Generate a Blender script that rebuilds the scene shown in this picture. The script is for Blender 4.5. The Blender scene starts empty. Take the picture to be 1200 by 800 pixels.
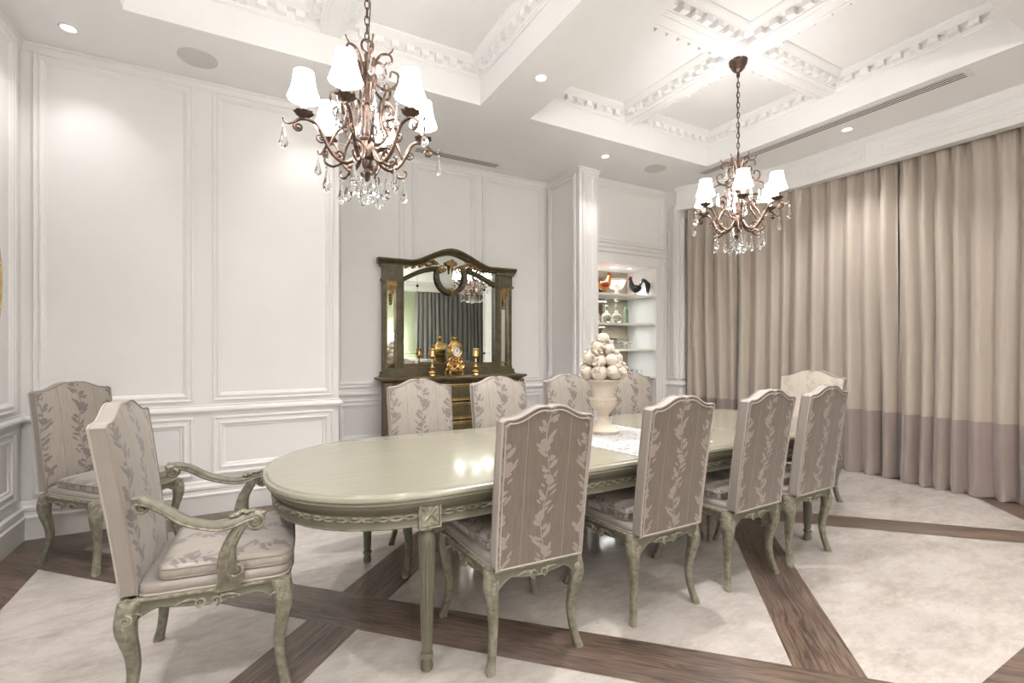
import bpy, bmesh, math, random
from mathutils import Vector, Matrix
random.seed(7)
PI = math.pi
scene = bpy.context.scene
COL = scene.collection

# ---------------------------------------------------------------- camera, world, exposure
CAM_H = 1.37
cam_data = bpy.data.cameras.new('camera')
cam = bpy.data.objects.new('camera', cam_data)
COL.objects.link(cam)
cam.location = (0, 0, CAM_H)
cam.rotation_euler = (PI / 2, 0, -math.radians(28.968))
cam_data.sensor_width = 36.0
cam_data.lens = 36.0 * 560 / 1200
cam_data.shift_y = 5.0 / 1200
cam_data.clip_start = 0.02
scene.camera = cam
scene.cycles.caustics_reflective = False
scene.cycles.caustics_refractive = False
scene.cycles.sample_clamp_indirect = 6.0
world = bpy.data.worlds.new('world')
scene.world = world
world.use_nodes = True
world.node_tree.nodes['Background'].inputs[0].default_value = (1, 0.97, 0.93, 1)
world.node_tree.nodes['Background'].inputs[1].default_value = 0.3
vs = scene.view_settings
vs.view_transform = 'Standard'
vs.look = 'None'
vs.gamma = 1.0
vs.use_curve_mapping = False
vs.exposure = 1.0
DOWNLIGHT_W = 44.0
CHANDELIER_W = 2.4
CEIL = 3.52
FILL_GLOW = 21.0
DL_POWER = {0: 0.27, 1: 2.6, 2: 0.35, 3: 1.4, 4: 2.3, 5: 1.8, 8: 0.25, 6: 1.9, 10: 0.8, 11: 0.8, 12: 0.3, 13: 0.3}   # lamps close to a wall are dimmed
# ceiling downlights: the four the photo shows, then the rest of the grid
DOWNLIGHTS = [(-1.06, 4.28), (2.06, 3.24), (3.55, 4.23), (5.21, 2.54),
              (2.06, 1.80), (-1.06, 2.5), (-1.06, 0.7), (2.06, 0.72), (0.45, 4.26), (3.7, 0.72), (0.5, 0.5),
              (5.21, 0.9), (3.2, -1.2), (0.4, -1.4), (5.0, -3.2), (1.5, -3.4)]

# ---------------------------------------------------------------- helpers
def link(o, parent=None):
    COL.objects.link(o)
    if parent is not None:
        o.parent = parent
    return o

def empty(name, loc=(0, 0, 0), rz=0.0):
    o = bpy.data.objects.new(name, None)
    o.empty_display_size = 0.1
    o.location = loc
    o.rotation_euler = (0, 0, rz)
    return link(o)

def tag(o, label=None, cat=None, group=None, kind=None):
    if label: o['label'] = label
    if cat: o['category'] = cat
    if group: o['group'] = group
    if kind: o['kind'] = kind
    return o

def thing(name, label, cat, loc=(0, 0, 0), rz=0.0, group=None):
    return tag(empty(name, loc, rz), label, cat, group)

def copy_tree(o, parent=None):
    c = o.copy()
    COL.objects.link(c)
    if parent is not None:
        c.parent = parent
    for ch in list(o.children):
        copy_tree(ch, c)
    return c

def catmull(pts, n=6):
    pts = [Vector(p) for p in pts]
    out = []
    for i in range(len(pts) - 1):
        p0 = pts[max(i - 1, 0)]; p1 = pts[i]; p2 = pts[i + 1]; p3 = pts[min(i + 2, len(pts) - 1)]
        for k in range(n):
            t = k / n
            out.append(0.5 * ((2 * p1) + (p2 - p0) * t + (2 * p0 - 5 * p1 + 4 * p2 - p3) * t * t + (3 * p1 - p0 - 3 * p2 + p3) * t ** 3))
    out.append(pts[-1])
    return out

def lerp_list(vals, n):
    out = []
    for i in range(n):
        f = i / max(n - 1, 1) * (len(vals) - 1)
        k = min(int(f), len(vals) - 2) if len(vals) > 1 else 0
        out.append(vals[k] + (vals[min(k + 1, len(vals) - 1)] - vals[k]) * (f - k))
    return out

class MB:
    def __init__(s):
        s.v = []; s.f = []
    def add(s, vs_, fs_):
        b = len(s.v)
        s.v += [tuple(v) for v in vs_]
        s.f += [tuple(i + b for i in f) for f in fs_]
        return s
    def box(s, x0, x1, y0, y1, z0, z1):
        return s.add([(x0, y0, z0), (x1, y0, z0), (x1, y1, z0), (x0, y1, z0), (x0, y0, z1), (x1, y0, z1), (x1, y1, z1), (x0, y1, z1)],
                     [(0, 3, 2, 1), (4, 5, 6, 7), (0, 1, 5, 4), (1, 2, 6, 5), (2, 3, 7, 6), (3, 0, 4, 7)])
    def quad(s, a, b, c, d):
        return s.add([a, b, c, d], [(0, 1, 2, 3)])
    def rings(s, rings, cap=True, closed=True):
        n = len(rings[0]); vs_ = [p for r in rings for p in r]; fs_ = []
        for i in range(len(rings) - 1):
            for j in range(n if closed else n - 1):
                k = (j + 1) % n
                fs_.append((i * n + j, i * n + k, (i + 1) * n + k, (i + 1) * n + j))
        if cap and closed:
            fs_.append(tuple(range(n))[::-1]); fs_.append(tuple((len(rings) - 1) * n + j for j in range(n)))
        return s.add(vs_, fs_)
    def lathe(s, prof, n=24, c=(0, 0, 0), mod=None, cap=True):
        R = []
        for r, z in prof:
            ring = []
            for j in range(n):
                a = 2 * PI * j / n
                rr = r * (mod(a, z) if mod else 1.0)
                ring.append((c[0] + rr * math.cos(a), c[1] + rr * math.sin(a), c[2] + z))
            R.append(ring)
        return s.rings(R, cap)
    def tube(s, pts, rad, n=8, cap=True, closed=False, flat=1.0):
        pts = [Vector(p) for p in pts]
        m = len(pts)
        rad = lerp_list(rad, m) if isinstance(rad, (list, tuple)) else [rad] * m
        R = []; up = None
        for i, p in enumerate(pts):
            if closed:
                t = pts[(i + 1) % m] - pts[i - 1]
            else:
                t = pts[min(i + 1, m - 1)] - pts[max(i - 1, 0)]
            if t.length < 1e-9: t = Vector((0, 0, 1))
            t.normalize()
            if up is None:
                up = Vector((0, 0, 1)) if abs(t.z) < 0.9 else Vector((1, 0, 0))
            a = t.cross(up)
            if a.length < 1e-6: a = t.orthogonal()
            a.normalize(); b = a.cross(t).normalized(); up = b
            R.append([p + (a * math.cos(2 * PI * j / n) + b * flat * math.sin(2 * PI * j / n)) * rad[i] for j in range(n)])
        if closed: R.append(R[0])
        return s.rings(R, cap and not closed)
    def ball(s, c, r, nu=12, nv=8, sc=(1, 1, 1)):
        prof = [(max(math.sin(PI * i / nv), 0.001) * r, -math.cos(PI * i / nv) * r) for i in range(nv + 1)]
        R = [[(c[0] + sc[0] * q * math.cos(2 * PI * j / nu), c[1] + sc[1] * q * math.sin(2 * PI * j / nu), c[2] + sc[2] * z) for j in range(nu)] for q, z in prof]
        return s.rings(R)
    def prism(s, outline, z0, z1):
        n = len(outline)
        return s.rings([[(x, y, z0) for x, y in outline], [(x, y, z1) for x, y in outline]])
    def grid(s, rows, closed=False):
        return s.rings(rows, False, closed)
    def frame(s, O, U, V, N, u0, v0, u1, v1, prof):
        """mitred picture-frame moulding; prof = (inset from outer rect, height off the wall)"""
        O, U, V, N = Vector(O), Vector(U), Vector(V), Vector(N)
        R = []
        for d, h in prof:
            R.append([O + U * a + V * b + N * h for a, b in ((u0 + d, v0 + d), (u1 - d, v0 + d), (u1 - d, v1 - d), (u0 + d, v1 - d))])
        return s.rings(R, False)
    def run(s, path, prof, close_ends=True):
        """moulding along a plan polyline, room on the RIGHT of travel; prof = (off wall, z)"""
        P = [Vector((p[0], p[1])) for p in path]; R = []
        for i, p in enumerate(P):
            d0 = (p - P[i - 1]).normalized() if i > 0 else None
            d1 = (P[i + 1] - p).normalized() if i < len(P) - 1 else None
            d0 = d0 or d1; d1 = d1 or d0
            n0 = Vector((d0.y, -d0.x)); n1 = Vector((d1.y, -d1.x))
            m = (n0 + n1)
            m = m / max(m.dot(n0), 0.2)
            R.append([(p.x + m.x * a, p.y + m.y * a, z) for a, z in prof])
        return s.rings(R, close_ends)
    def xf(s, M, start=0):
        for i in range(start, len(s.v)):
            s.v[i] = tuple(M @ Vector(s.v[i]))
        return s
    def build(s, name, mat, parent=None, smooth=40, kind=None, label=None):
        me = bpy.data.meshes.new(name)
        me.from_pydata(s.v, [], s.f)
        bm = bmesh.new(); bm.from_mesh(me)
        bmesh.ops.remove_doubles(bm, verts=bm.verts, dist=1e-5)
        bmesh.ops.recalc_face_normals(bm, faces=bm.faces)
        if smooth:
            lim = math.radians(smooth)
            for f in bm.faces: f.smooth = True
            for e in bm.edges:
                e.smooth = len(e.link_faces) == 2 and e.calc_face_angle(0) < lim
        bm.to_mesh(me); bm.free()
        me.materials.append(mat)
        o = bpy.data.objects.new(name, me)
        link(o, parent)
        if kind: o['kind'] = kind
        if label: o['label'] = label
        return o

def spiral(c, r0, r1, a0, turns, u, v, n=20):
    """points of a scroll in the plane (u, v) about c"""
    c, u, v = Vector(c), Vector(u), Vector(v); out = []
    for i in range(n + 1):
        t = i / n; a = a0 + turns * 2 * PI * t; r = r0 + (r1 - r0) * t
        out.append(c + u * (r * math.cos(a)) + v * (r * math.sin(a)))
    return out

# ---------------------------------------------------------------- node helpers
class X:
    """a scalar socket with arithmetic"""
    def __init__(s, nt, k): s.nt = nt; s.k = k
    def op(s, o, b=None, c=None):
        n = s.nt.nodes.new('ShaderNodeMath'); n.operation = o
        for i, q in enumerate((s, b, c)):
            if q is None: continue
            if isinstance(q, X): s.nt.links.new(q.k, n.inputs[i])
            else: n.inputs[i].default_value = q
        return X(s.nt, n.outputs[0])
    def __add__(s, b): return s.op('ADD', b)
    def __sub__(s, b): return s.op('SUBTRACT', b)
    def __mul__(s, b): return s.op('MULTIPLY', b)
    def __truediv__(s, b): return s.op('DIVIDE', b)
    def lt(s, b): return s.op('LESS_THAN', b)
    def gt(s, b): return s.op('GREATER_THAN', b)
    def mx(s, b): return s.op('MAXIMUM', b)
    def mn(s, b): return s.op('MINIMUM', b)
    def fract(s): return s.op('FRACT')
    def floor(s): return s.op('FLOOR')
    def abs(s): return s.op('ABSOLUTE')
    def sin(s): return s.op('SINE')
    def clamp(s): return s.mx(0.0).mn(1.0)
    def step(s, a, b): return ((s - a) / (b - a)).clamp()

def new_mat(name, color=(0.8, 0.8, 0.8), rough=0.5, metal=0.0, **kw):
    m = bpy.data.materials.new(name); m.use_nodes = True
    b = m.node_tree.nodes['Principled BSDF']
    b.inputs['Base Color'].default_value = (*color, 1)
    b.inputs['Roughness'].default_value = rough
    b.inputs['Metallic'].default_value = metal
    for k, v in kw.items():
        b.inputs[k].default_value = v
    return m

def coords(nt, kind='Object'):
    t = nt.nodes.new('ShaderNodeTexCoord')
    sp = nt.nodes.new('ShaderNodeSeparateXYZ')
    nt.links.new(t.outputs[kind], sp.inputs[0])
    return t.outputs[kind], X(nt, sp.outputs[0]), X(nt, sp.outputs[1]), X(nt, sp.outputs[2])

def noise(nt, vec, scale=5, detail=4, rough=0.55, stretch=None, dist=0.0):
    if stretch:
        mp = nt.nodes.new('ShaderNodeMapping'); mp.inputs['Scale'].default_value = stretch
        nt.links.new(vec, mp.inputs[0]); vec = mp.outputs[0]
    n = nt.nodes.new('ShaderNodeTexNoise')
    n.inputs['Scale'].default_value = scale; n.inputs['Detail'].default_value = detail
    n.inputs['Roughness'].default_value = rough; n.inputs['Distortion'].default_value = dist
    nt.links.new(vec, n.inputs['Vector'])
    return X(nt, n.outputs[0])

def mix(nt, f, a, b):
    n = nt.nodes.new('ShaderNodeMix'); n.data_type = 'RGBA'
    if isinstance(f, X): nt.links.new(f.k, n.inputs[0])
    else: n.inputs[0].default_value = f
    for i, q in ((6, a), (7, b)):
        if isinstance(q, tuple): n.inputs[i].default_value = (*q, 1)
        else: nt.links.new(q, n.inputs[i])
    return n.outputs[2]

def bump(nt, h, strength=0.3, dist=0.01):
    n = nt.nodes.new('ShaderNodeBump')
    n.inputs['Strength'].default_value = strength; n.inputs['Distance'].default_value = dist
    nt.links.new(h.k, n.inputs['Height'])
    nt.links.new(n.outputs[0], nt.nodes['Principled BSDF'].inputs['Normal'])

def base(m): return m.node_tree.nodes['Principled BSDF'].inputs['Base Color']

# ---------------------------------------------------------------- materials
def paint(name, c, rough=0.35, var=0.03):
    m = new_mat(name, c, rough); nt = m.node_tree
    v, x, y, z = coords(nt)
    n = noise(nt, v, 3, 3)
    nt.links.new(mix(nt, n, tuple(k * (1 - var) for k in c), tuple(min(k * (1 + var), 1) for k in c)), base(m))
    return m

M_WALL = paint('wall_paint', (0.81, 0.795, 0.78), 0.42)
M_CEIL = paint('ceiling_paint', (0.90, 0.892, 0.885), 0.6)
M_GREEN = paint('sage_wall_paint', (0.33, 0.37, 0.26), 0.6)
M_SHELF = paint('shelf_paint', (0.82, 0.79, 0.73), 0.35)

def floor_material():
    m = new_mat('stone_and_timber_floor', (0.7, 0.65, 0.58), 0.16); nt = m.node_tree
    v, x, y, z = coords(nt)
    d = x - y; s = x + y
    def band(q, lo, hi): return q.gt(lo) * q.lt(hi)
    dband = band(d, -2.325, -1.92).mx(band(d, 0.83, 1.225))
    sband = band(s, 2.845, 3.25).mx(band(s, 5.885, 6.275))
    # octagonal stone field, timber border around it
    field = x.gt(-1.12) * y.gt(0.775) * y.lt(4.29) * x.lt(5.82) * d.gt(-5.18) * d.lt(4.0) * s.gt(0.0) * s.lt(9.6)
    isd = dband * (X(nt, sband.k) * -1.0 + 1.0)
    wood = (dband.mx(sband)).mx(field * -1.0 + 1.0)
    # wood grain along each band
    def grain(ang):
        mp = nt.nodes.new('ShaderNodeMapping'); mp.inputs['Rotation'].default_value = (0, 0, ang)
        nt.links.new(v, mp.inputs[0])
        g = noise(nt, mp.outputs[0], 3.0, 7, 0.62, (1.2, 14, 1), 0.6)
        g2 = noise(nt, mp.outputs[0], 1.6, 3, 0.5, (0.8, 4, 1), 0.8)
        w = nt.nodes.new('ShaderNodeTexWave'); w.wave_type = 'BANDS'; w.bands_direction = 'Y'
        w.inputs['Scale'].default_value = 9; w.inputs['Distortion'].default_value = 22; w.inputs['Detail'].default_value = 3
        w.inputs['Detail Scale'].default_value = 0.7
        mp2 = nt.nodes.new('ShaderNodeMapping'); mp2.inputs['Scale'].default_value = (0.35, 1.6, 1)
        nt.links.new(mp.outputs[0], mp2.inputs[0]); nt.links.new(mp2.outputs[0], w.inputs[0])
        return (g * 0.55 + g2 * 0.35 + X(nt, w.outputs[1]) * 0.10)
    gd = grain(-PI / 4); gs = grain(PI / 4)
    g = gd * isd + gs * (isd * -1.0 + 1.0)
    gc = g.step(0.36, 0.64)
    wc = mix(nt, gc, (0.050, 0.034, 0.026), (0.20, 0.135, 0.098))
    grey = noise(nt, v, 1.3, 3).step(0.45, 0.7)
    wc = mix(nt, grey * 0.6, wc, mix(nt, gc, (0.10, 0.085, 0.08), (0.225, 0.195, 0.17)))
    n1 = noise(nt, v, 2.3, 12, 0.72, (1, 2.2, 1), 0.25).step(0.42, 0.70)
    n2 = noise(nt, v, 12, 9, 0.75, (1, 2.0, 1), 0.3).step(0.47, 0.66)
    n3 = noise(nt, v, 22, 7, 0.7, (0.8, 2.6, 1), 0.4).step(0.585, 0.68)
    n4 = noise(nt, v, 2.3, 4, 0.6)
    sc = mix(nt, n1, (0.50, 0.455, 0.415), (0.36, 0.31, 0.268))
    sc = mix(nt, n2 * 0.55, sc, (0.565, 0.53, 0.495))
    sc = mix(nt, n3 * n4.step(0.46, 0.60) * 0.8, sc, (0.30, 0.25, 0.205))
    nt.links.new(mix(nt, wood, sc, wc), base(m))
    r = wood * 0.24 + 0.09
    nt.links.new(r.k, nt.nodes['Principled BSDF'].inputs['Roughness'])
    bump(nt, g * wood, 0.08, 0.004)
    return m
M_FLOOR = floor_material()

def green_wood():
    """sage green painted timber, paint rubbed thin on the raised edges"""
    m = new_mat('sage_painted_wood', (0.22, 0.23, 0.15), 0.36); nt = m.node_tree
    v, x, y, z = coords(nt)
    n = noise(nt, v, 9, 5, 0.6); n2 = noise(nt, v, 40, 4, 0.6)
    c = mix(nt, n, (0.100, 0.092, 0.062), (0.155, 0.143, 0.102))
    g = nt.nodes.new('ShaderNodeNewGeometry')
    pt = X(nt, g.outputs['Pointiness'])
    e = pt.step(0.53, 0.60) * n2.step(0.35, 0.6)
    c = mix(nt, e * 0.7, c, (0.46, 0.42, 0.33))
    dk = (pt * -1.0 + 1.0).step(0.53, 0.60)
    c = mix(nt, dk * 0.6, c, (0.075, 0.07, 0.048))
    nt.links.new(c, base(m))
    return m
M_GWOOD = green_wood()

def table_paint():
    m = new_mat('sage_tabletop_lacquer', (0.42, 0.41, 0.29), 0.27); nt = m.node_tree
    v, x, y, z = coords(nt)
    n = noise(nt, v, 4, 6, 0.6, (0.6, 7, 1), 0.4); n2 = noise(nt, v, 2, 3)
    c = mix(nt, n, (0.235, 0.222, 0.168), (0.305, 0.29, 0.222))
    c = mix(nt, n2 * 0.3, c, (0.27, 0.255, 0.185))
    nt.links.new(c, base(m))
    b = nt.nodes['Principled BSDF']; b.inputs['Coat Weight'].default_value = 0.4; b.inputs['Coat Roughness'].default_value = 0.10
    return m
M_TABLE = table_paint()

def damask(name, ground, ground2, vine, line, axis, rough=0.42):
    m = new_mat(name, ground, rough, **{'Sheen Weight': 0.25, 'Sheen Roughness': 0.4}); nt = m.node_tree
    v, x, y, z = coords(nt)
    V = z if axis == 'z' else y
    nz = noise(nt, v, 28, 3, 0.6) - 0.5; nz2 = noise(nt, v, 14, 2, 0.5) - 0.5
    W = 0.205
    xr = ((x / W + 0.5).fract() - 0.5) * W
    col = (x / W + 0.5).floor()
    Vc = V + col * 0.07
    s = xr + nz * 0.017 - (Vc * (2 * PI / 0.36)).sin() * 0.014
    Vn = Vc + nz2 * 0.03
    def leaves(p, off, cx, a, b, shear, flip=1.0):
        k = Vn / p + off
        kf = k.floor()
        h = ((kf + col * 7.0 + off * 31.0) * 12.9898).sin().op('MULTIPLY', 43758.5).fract()
        f = (k.fract() - 0.5) * p
        par = ((kf * 0.5).fract() * 4.0 - 1.0) * flip
        du = s * par - (h * 0.9 + 0.55) * cx
        sz = h * 0.55 + 0.75
        dv = f - du * (h * 0.8 - 0.4 + shear)
        du = du / sz; dv = dv / sz
        return ((du / a) * (du / a) + (dv / b) * (dv / b)).lt(1.0)
    mask = s.abs().lt(0.0026)
    mask = mask.mx(leaves(0.05, 0.0, 0.020, 0.019, 0.0105, 0.55))
    mask = mask.mx(leaves(0.05, 0.5, 0.019, 0.016, 0.0095, 0.5, -1.0))
    mask = mask.mx(leaves(0.039, 0.25, 0.031, 0.011, 0.0075, 0.9))
    mask = mask.mx(leaves(0.155, 0.3, 0.004, 0.019, 0.022, 0.2))
    wear = noise(nt, v, 160, 2, 0.5, (1, 1, 1)).step(0.25, 0.5)
    mask = mask * (wear * 0.35 + 0.65)
    ln = (xr.abs() - W / 2).abs().lt(0.0016)
    st = (X(nt, x.k) * (1 / 0.0065)).fract().step(0.3, 0.9) * 0.5
    fine = noise(nt, v, 45, 4, 0.65, (5, 0.25, 0.25))
    c = mix(nt, fine.step(0.36, 0.64), ground, ground2)
    c = mix(nt, st, c, ground2)
    c = mix(nt, ln * 0.75, c, line)
    c = mix(nt, mask, c, vine)
    nt.links.new(c, base(m))
    bump(nt, mask * 0.6 + fine * 0.5, 0.12, 0.003)
    return m
G1, G2, VN, LN = (0.385, 0.343, 0.298), (0.29, 0.254, 0.218), (0.175, 0.149, 0.142), (0.175, 0.149, 0.136)
M_FABF = damask('damask_front', G1, G2, VN, LN, 'z')
M_FABS = damask('damask_seat', G1, G2, VN, LN, 'y')
M_FABB = damask('damask_reverse', (0.20, 0.164, 0.134), (0.135, 0.110, 0.090), (0.305, 0.26, 0.235), (0.30, 0.255, 0.23), 'z')  # shade and satin sheen of the outside backs put into the damask colours
M_FABW = damask('pale_damask', (0.72, 0.66, 0.58), (0.66, 0.59, 0.51), (0.58, 0.51, 0.44), (0.6, 0.53, 0.46), 'z')
M_FABWS = damask('pale_damask_seat', (0.72, 0.66, 0.58), (0.66, 0.59, 0.51), (0.58, 0.51, 0.44), (0.6, 0.53, 0.46), 'y')

def weave(name, c1, c2, rough=0.6, stretch=(40, 40, 2.0), sheen=0.2):
    m = new_mat(name, c1, rough, **{'Sheen Weight': sheen}); nt = m.node_tree
    v, x, y, z = coords(nt)
    n = noise(nt, v, 6, 4, 0.6, stretch); n2 = noise(nt, v, 6, 4, 0.6, (3, 3, 60))
    c = mix(nt, n * 0.6 + n2 * 0.4, c1, c2)
    nt.links.new(c, base(m)); bump(nt, n * 0.6 + n2 * 0.4, 0.12, 0.003)
    return m
M_GUSSET = weave('grey_mauve_gusset_weave', (0.33, 0.292, 0.258), (0.24, 0.21, 0.186), 0.5)
M_PIPE = new_mat('piping_cord', (0.40, 0.35, 0.315), 0.5)
M_PIPED = new_mat('dark_piping_cord', (0.28, 0.235, 0.205), 0.55)
M_CURT = weave('oatmeal_linen', (0.54, 0.475, 0.405), (0.42, 0.36, 0.305), 0.75, (30, 30, 1.0))
M_HEM = weave('mauve_satin_hem', (0.36, 0.295, 0.27), (0.27, 0.215, 0.195), 0.38, (8, 8, 2.0), 0.4)
M_GREYC = weave('grey_curtain_cloth', (0.22, 0.215, 0.20), (0.15, 0.148, 0.14), 0.75, (30, 30, 1.0))
M_CREAM = weave('cream_upholstery', (0.72, 0.69, 0.63), (0.62, 0.59, 0.53), 0.7, (12, 12, 12))

def bronze():
    m = new_mat('copper_bronze', (0.30, 0.17, 0.11), 0.38, 0.75); nt = m.node_tree
    v, x, y, z = coords(nt)
    n = noise(nt, v, 22, 5, 0.65).step(0.35, 0.66)
    c = mix(nt, n, (0.045, 0.031, 0.025), (0.22, 0.142, 0.108))
    nt.links.new(c, base(m)); bump(nt, n, 0.2, 0.002)
    return m
M_BRONZE = bronze()
M_BRONZED = new_mat('dark_bronze', (0.09, 0.06, 0.045), 0.42, 0.6)
M_GLASS = new_mat('crystal_glass', (1, 1, 1), 0.0, 0.0, **{'Transmission Weight': 1.0, 'IOR': 1.5})
M_GREENGLASS = new_mat('green_glass', (0.45, 0.62, 0.45), 0.02, 0.0, **{'Transmission Weight': 0.9, 'IOR': 1.48})
M_MIRROR = new_mat('mirror_silver', (0.80, 0.83, 0.78), 0.01, 1.0)
M_BROWNMIRROR = new_mat('bronze_tint_mirror', (0.50, 0.44, 0.34), 0.06, 1.0)
def emis(name, c, s, basec=(0.9, 0.88, 0.84)):
    m = new_mat(name, basec, 0.6)
    b = m.node_tree.nodes['Principled BSDF']
    b.inputs['Emission Color'].default_value = (*c, 1); b.inputs['Emission Strength'].default_value = s
    return m
M_SHADE = emis('lit_shade_fabric', (1.0, 0.975, 0.95), 11.5)
M_SHADETRIM = new_mat('shade_trim', (0.62, 0.58, 0.53), 0.7)
M_CANDLE = emis('candle_sleeve', (1.0, 0.93, 0.82), 0.5)
M_LENS = emis('downlight_lens', (1.0, 0.97, 0.92), 6.0)
M_WHITE = paint('white_plastic', (0.82, 0.81, 0.79), 0.4)
M_GRILLE = paint('speaker_grille', (0.66, 0.64, 0.62), 0.7)
M_BLACK = new_mat('dark_slot', (0.03, 0.03, 0.03), 0.7)

def antique(name, c1, c2, rough=0.42, metal=0.0, sc=14):
    m = new_mat(name, c1, rough, metal); nt = m.node_tree
    v, x, y, z = coords(nt)
    n = noise(nt, v, sc, 6, 0.65).step(0.35, 0.65)
    c = mix(nt, n, c1, c2)
    nt.links.new(c, base(m)); bump(nt, n, 0.12, 0.002)
    return m
M_SIDEG = antique('antique_green_lacquer', (0.052, 0.043, 0.018), (0.115, 0.092, 0.042))
M_SIDEB = antique('antique_brown_wood', (0.070, 0.048, 0.026), (0.165, 0.110, 0.052))
M_GOLDP = antique('rubbed_gilding', (0.20, 0.115, 0.04), (0.42, 0.27, 0.10), 0.36, 0.55)
M_GOLD = antique('polished_gilt', (0.55, 0.34, 0.11), (0.80, 0.56, 0.24), 0.22, 0.95, 30)
M_CANDLEWAX = new_mat('ivory_wax', (0.75, 0.66, 0.48), 0.5)
M_DIAL = new_mat('enamel_dial', (0.82, 0.80, 0.74), 0.3)
M_CERAMIC = antique('cream_bisque', (0.47, 0.39, 0.315), (0.57, 0.50, 0.42), 0.55, 0.0, 7)
M_CHINA = paint('white_china', (0.85, 0.83, 0.80), 0.2)
def lace():
    m = new_mat('white_lace', (0.85, 0.83, 0.80), 0.8); nt = m.node_tree
    v, x, y, z = coords(nt)
    n = noise(nt, v, 38, 3, 0.6).step(0.55, 0.60); n2 = noise(nt, v, 9, 2).step(0.40, 0.55)
    vo = nt.nodes.new('ShaderNodeTexVoronoi'); vo.inputs['Scale'].default_value = 30
    nt.links.new(v, vo.inputs['Vector'])
    c = mix(nt, n * n2 * 0.9, (0.43, 0.42, 0.41), (0.15, 0.14, 0.115))
    nt.links.new(c, base(m)); bump(nt, X(nt, vo.outputs[0]), 0.5, 0.004)
    return m
M_LACE = lace()
M_ROOSTB = new_mat('black_glaze', (0.015, 0.02, 0.025), 0.2)
M_ROOSTR = new_mat('red_glaze', (0.45, 0.04, 0.02), 0.25)
M_ROOSTO = new_mat('orange_glaze', (0.65, 0.27, 0.06), 0.25)
M_ROOSTBR = new_mat('brown_glaze', (0.20, 0.06, 0.03), 0.25)

# ---------------------------------------------------------------- room shell
WL, WB, WR0 = -1.40, 4.63, 5.33          # left wall, front plane of back wall, recess depth
RX0, RX1 = 0.735, 3.482                  # recess sides
CX1 = 3.775                              # pier right side
NY = 4.80                                # niche wall plane
NXR = 5.15                               # niche wall right end
BACKY = -5.2                             # wall behind the camera
RIGHT = 6.15
def S(mb, name, mat, parent=None, smooth=0):
    return mb.build(name, mat, parent, smooth, kind='structure')

fl = MB(); fl.box(WL - 0.2, 8.3, BACKY - 0.2, 6.0, -0.1, 0.0)
S(fl, 'floor', M_FLOOR)

# ceiling slab with two coffers
COF = [(-0.694, 1.822, 1.17, 3.88), (2.342, 4.822, 1.17, 3.88)]
ZC = 3.86
cm = MB()
xs = sorted([WL - 0.2, 8.3] + [c[0] for c in COF] + [c[1] for c in COF]); ys = sorted([BACKY - 0.2, 6.0, 1.17, 3.88])
def in_cof(x, y): return any(a < x < b and c < y < d for a, b, c, d in COF)
for i in range(len(xs) - 1):
    for j in range(len(ys) - 1):
        if not in_cof((xs[i] + xs[i + 1]) / 2, (ys[j] + ys[j + 1]) / 2):
            cm.quad((xs[i], ys[j], CEIL), (xs[i + 1], ys[j], CEIL), (xs[i + 1], ys[j + 1], CEIL), (xs[i], ys[j + 1], CEIL))
for a, b, c, d in COF:
    for p, q in (((a, c), (b, c)), ((b, c), (b, d)), ((b, d), (a, d)), ((a, d), (a, c))):
        cm.quad((p[0], p[1], CEIL), (q[0], q[1], CEIL), (q[0], q[1], ZC), (p[0], p[1], ZC))
    cm.quad((a, c, ZC), (b, c, ZC), (b, d, ZC), (a, d, ZC))
cm.quad((WL - 0.2, BACKY - 0.2, 4.1), (8.3, BACKY - 0.2, 4.1), (8.3, 6.0, 4.1), (WL - 0.2, 6.0, 4.1))
ceil_o = S(cm, 'ceiling', M_CEIL)
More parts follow.
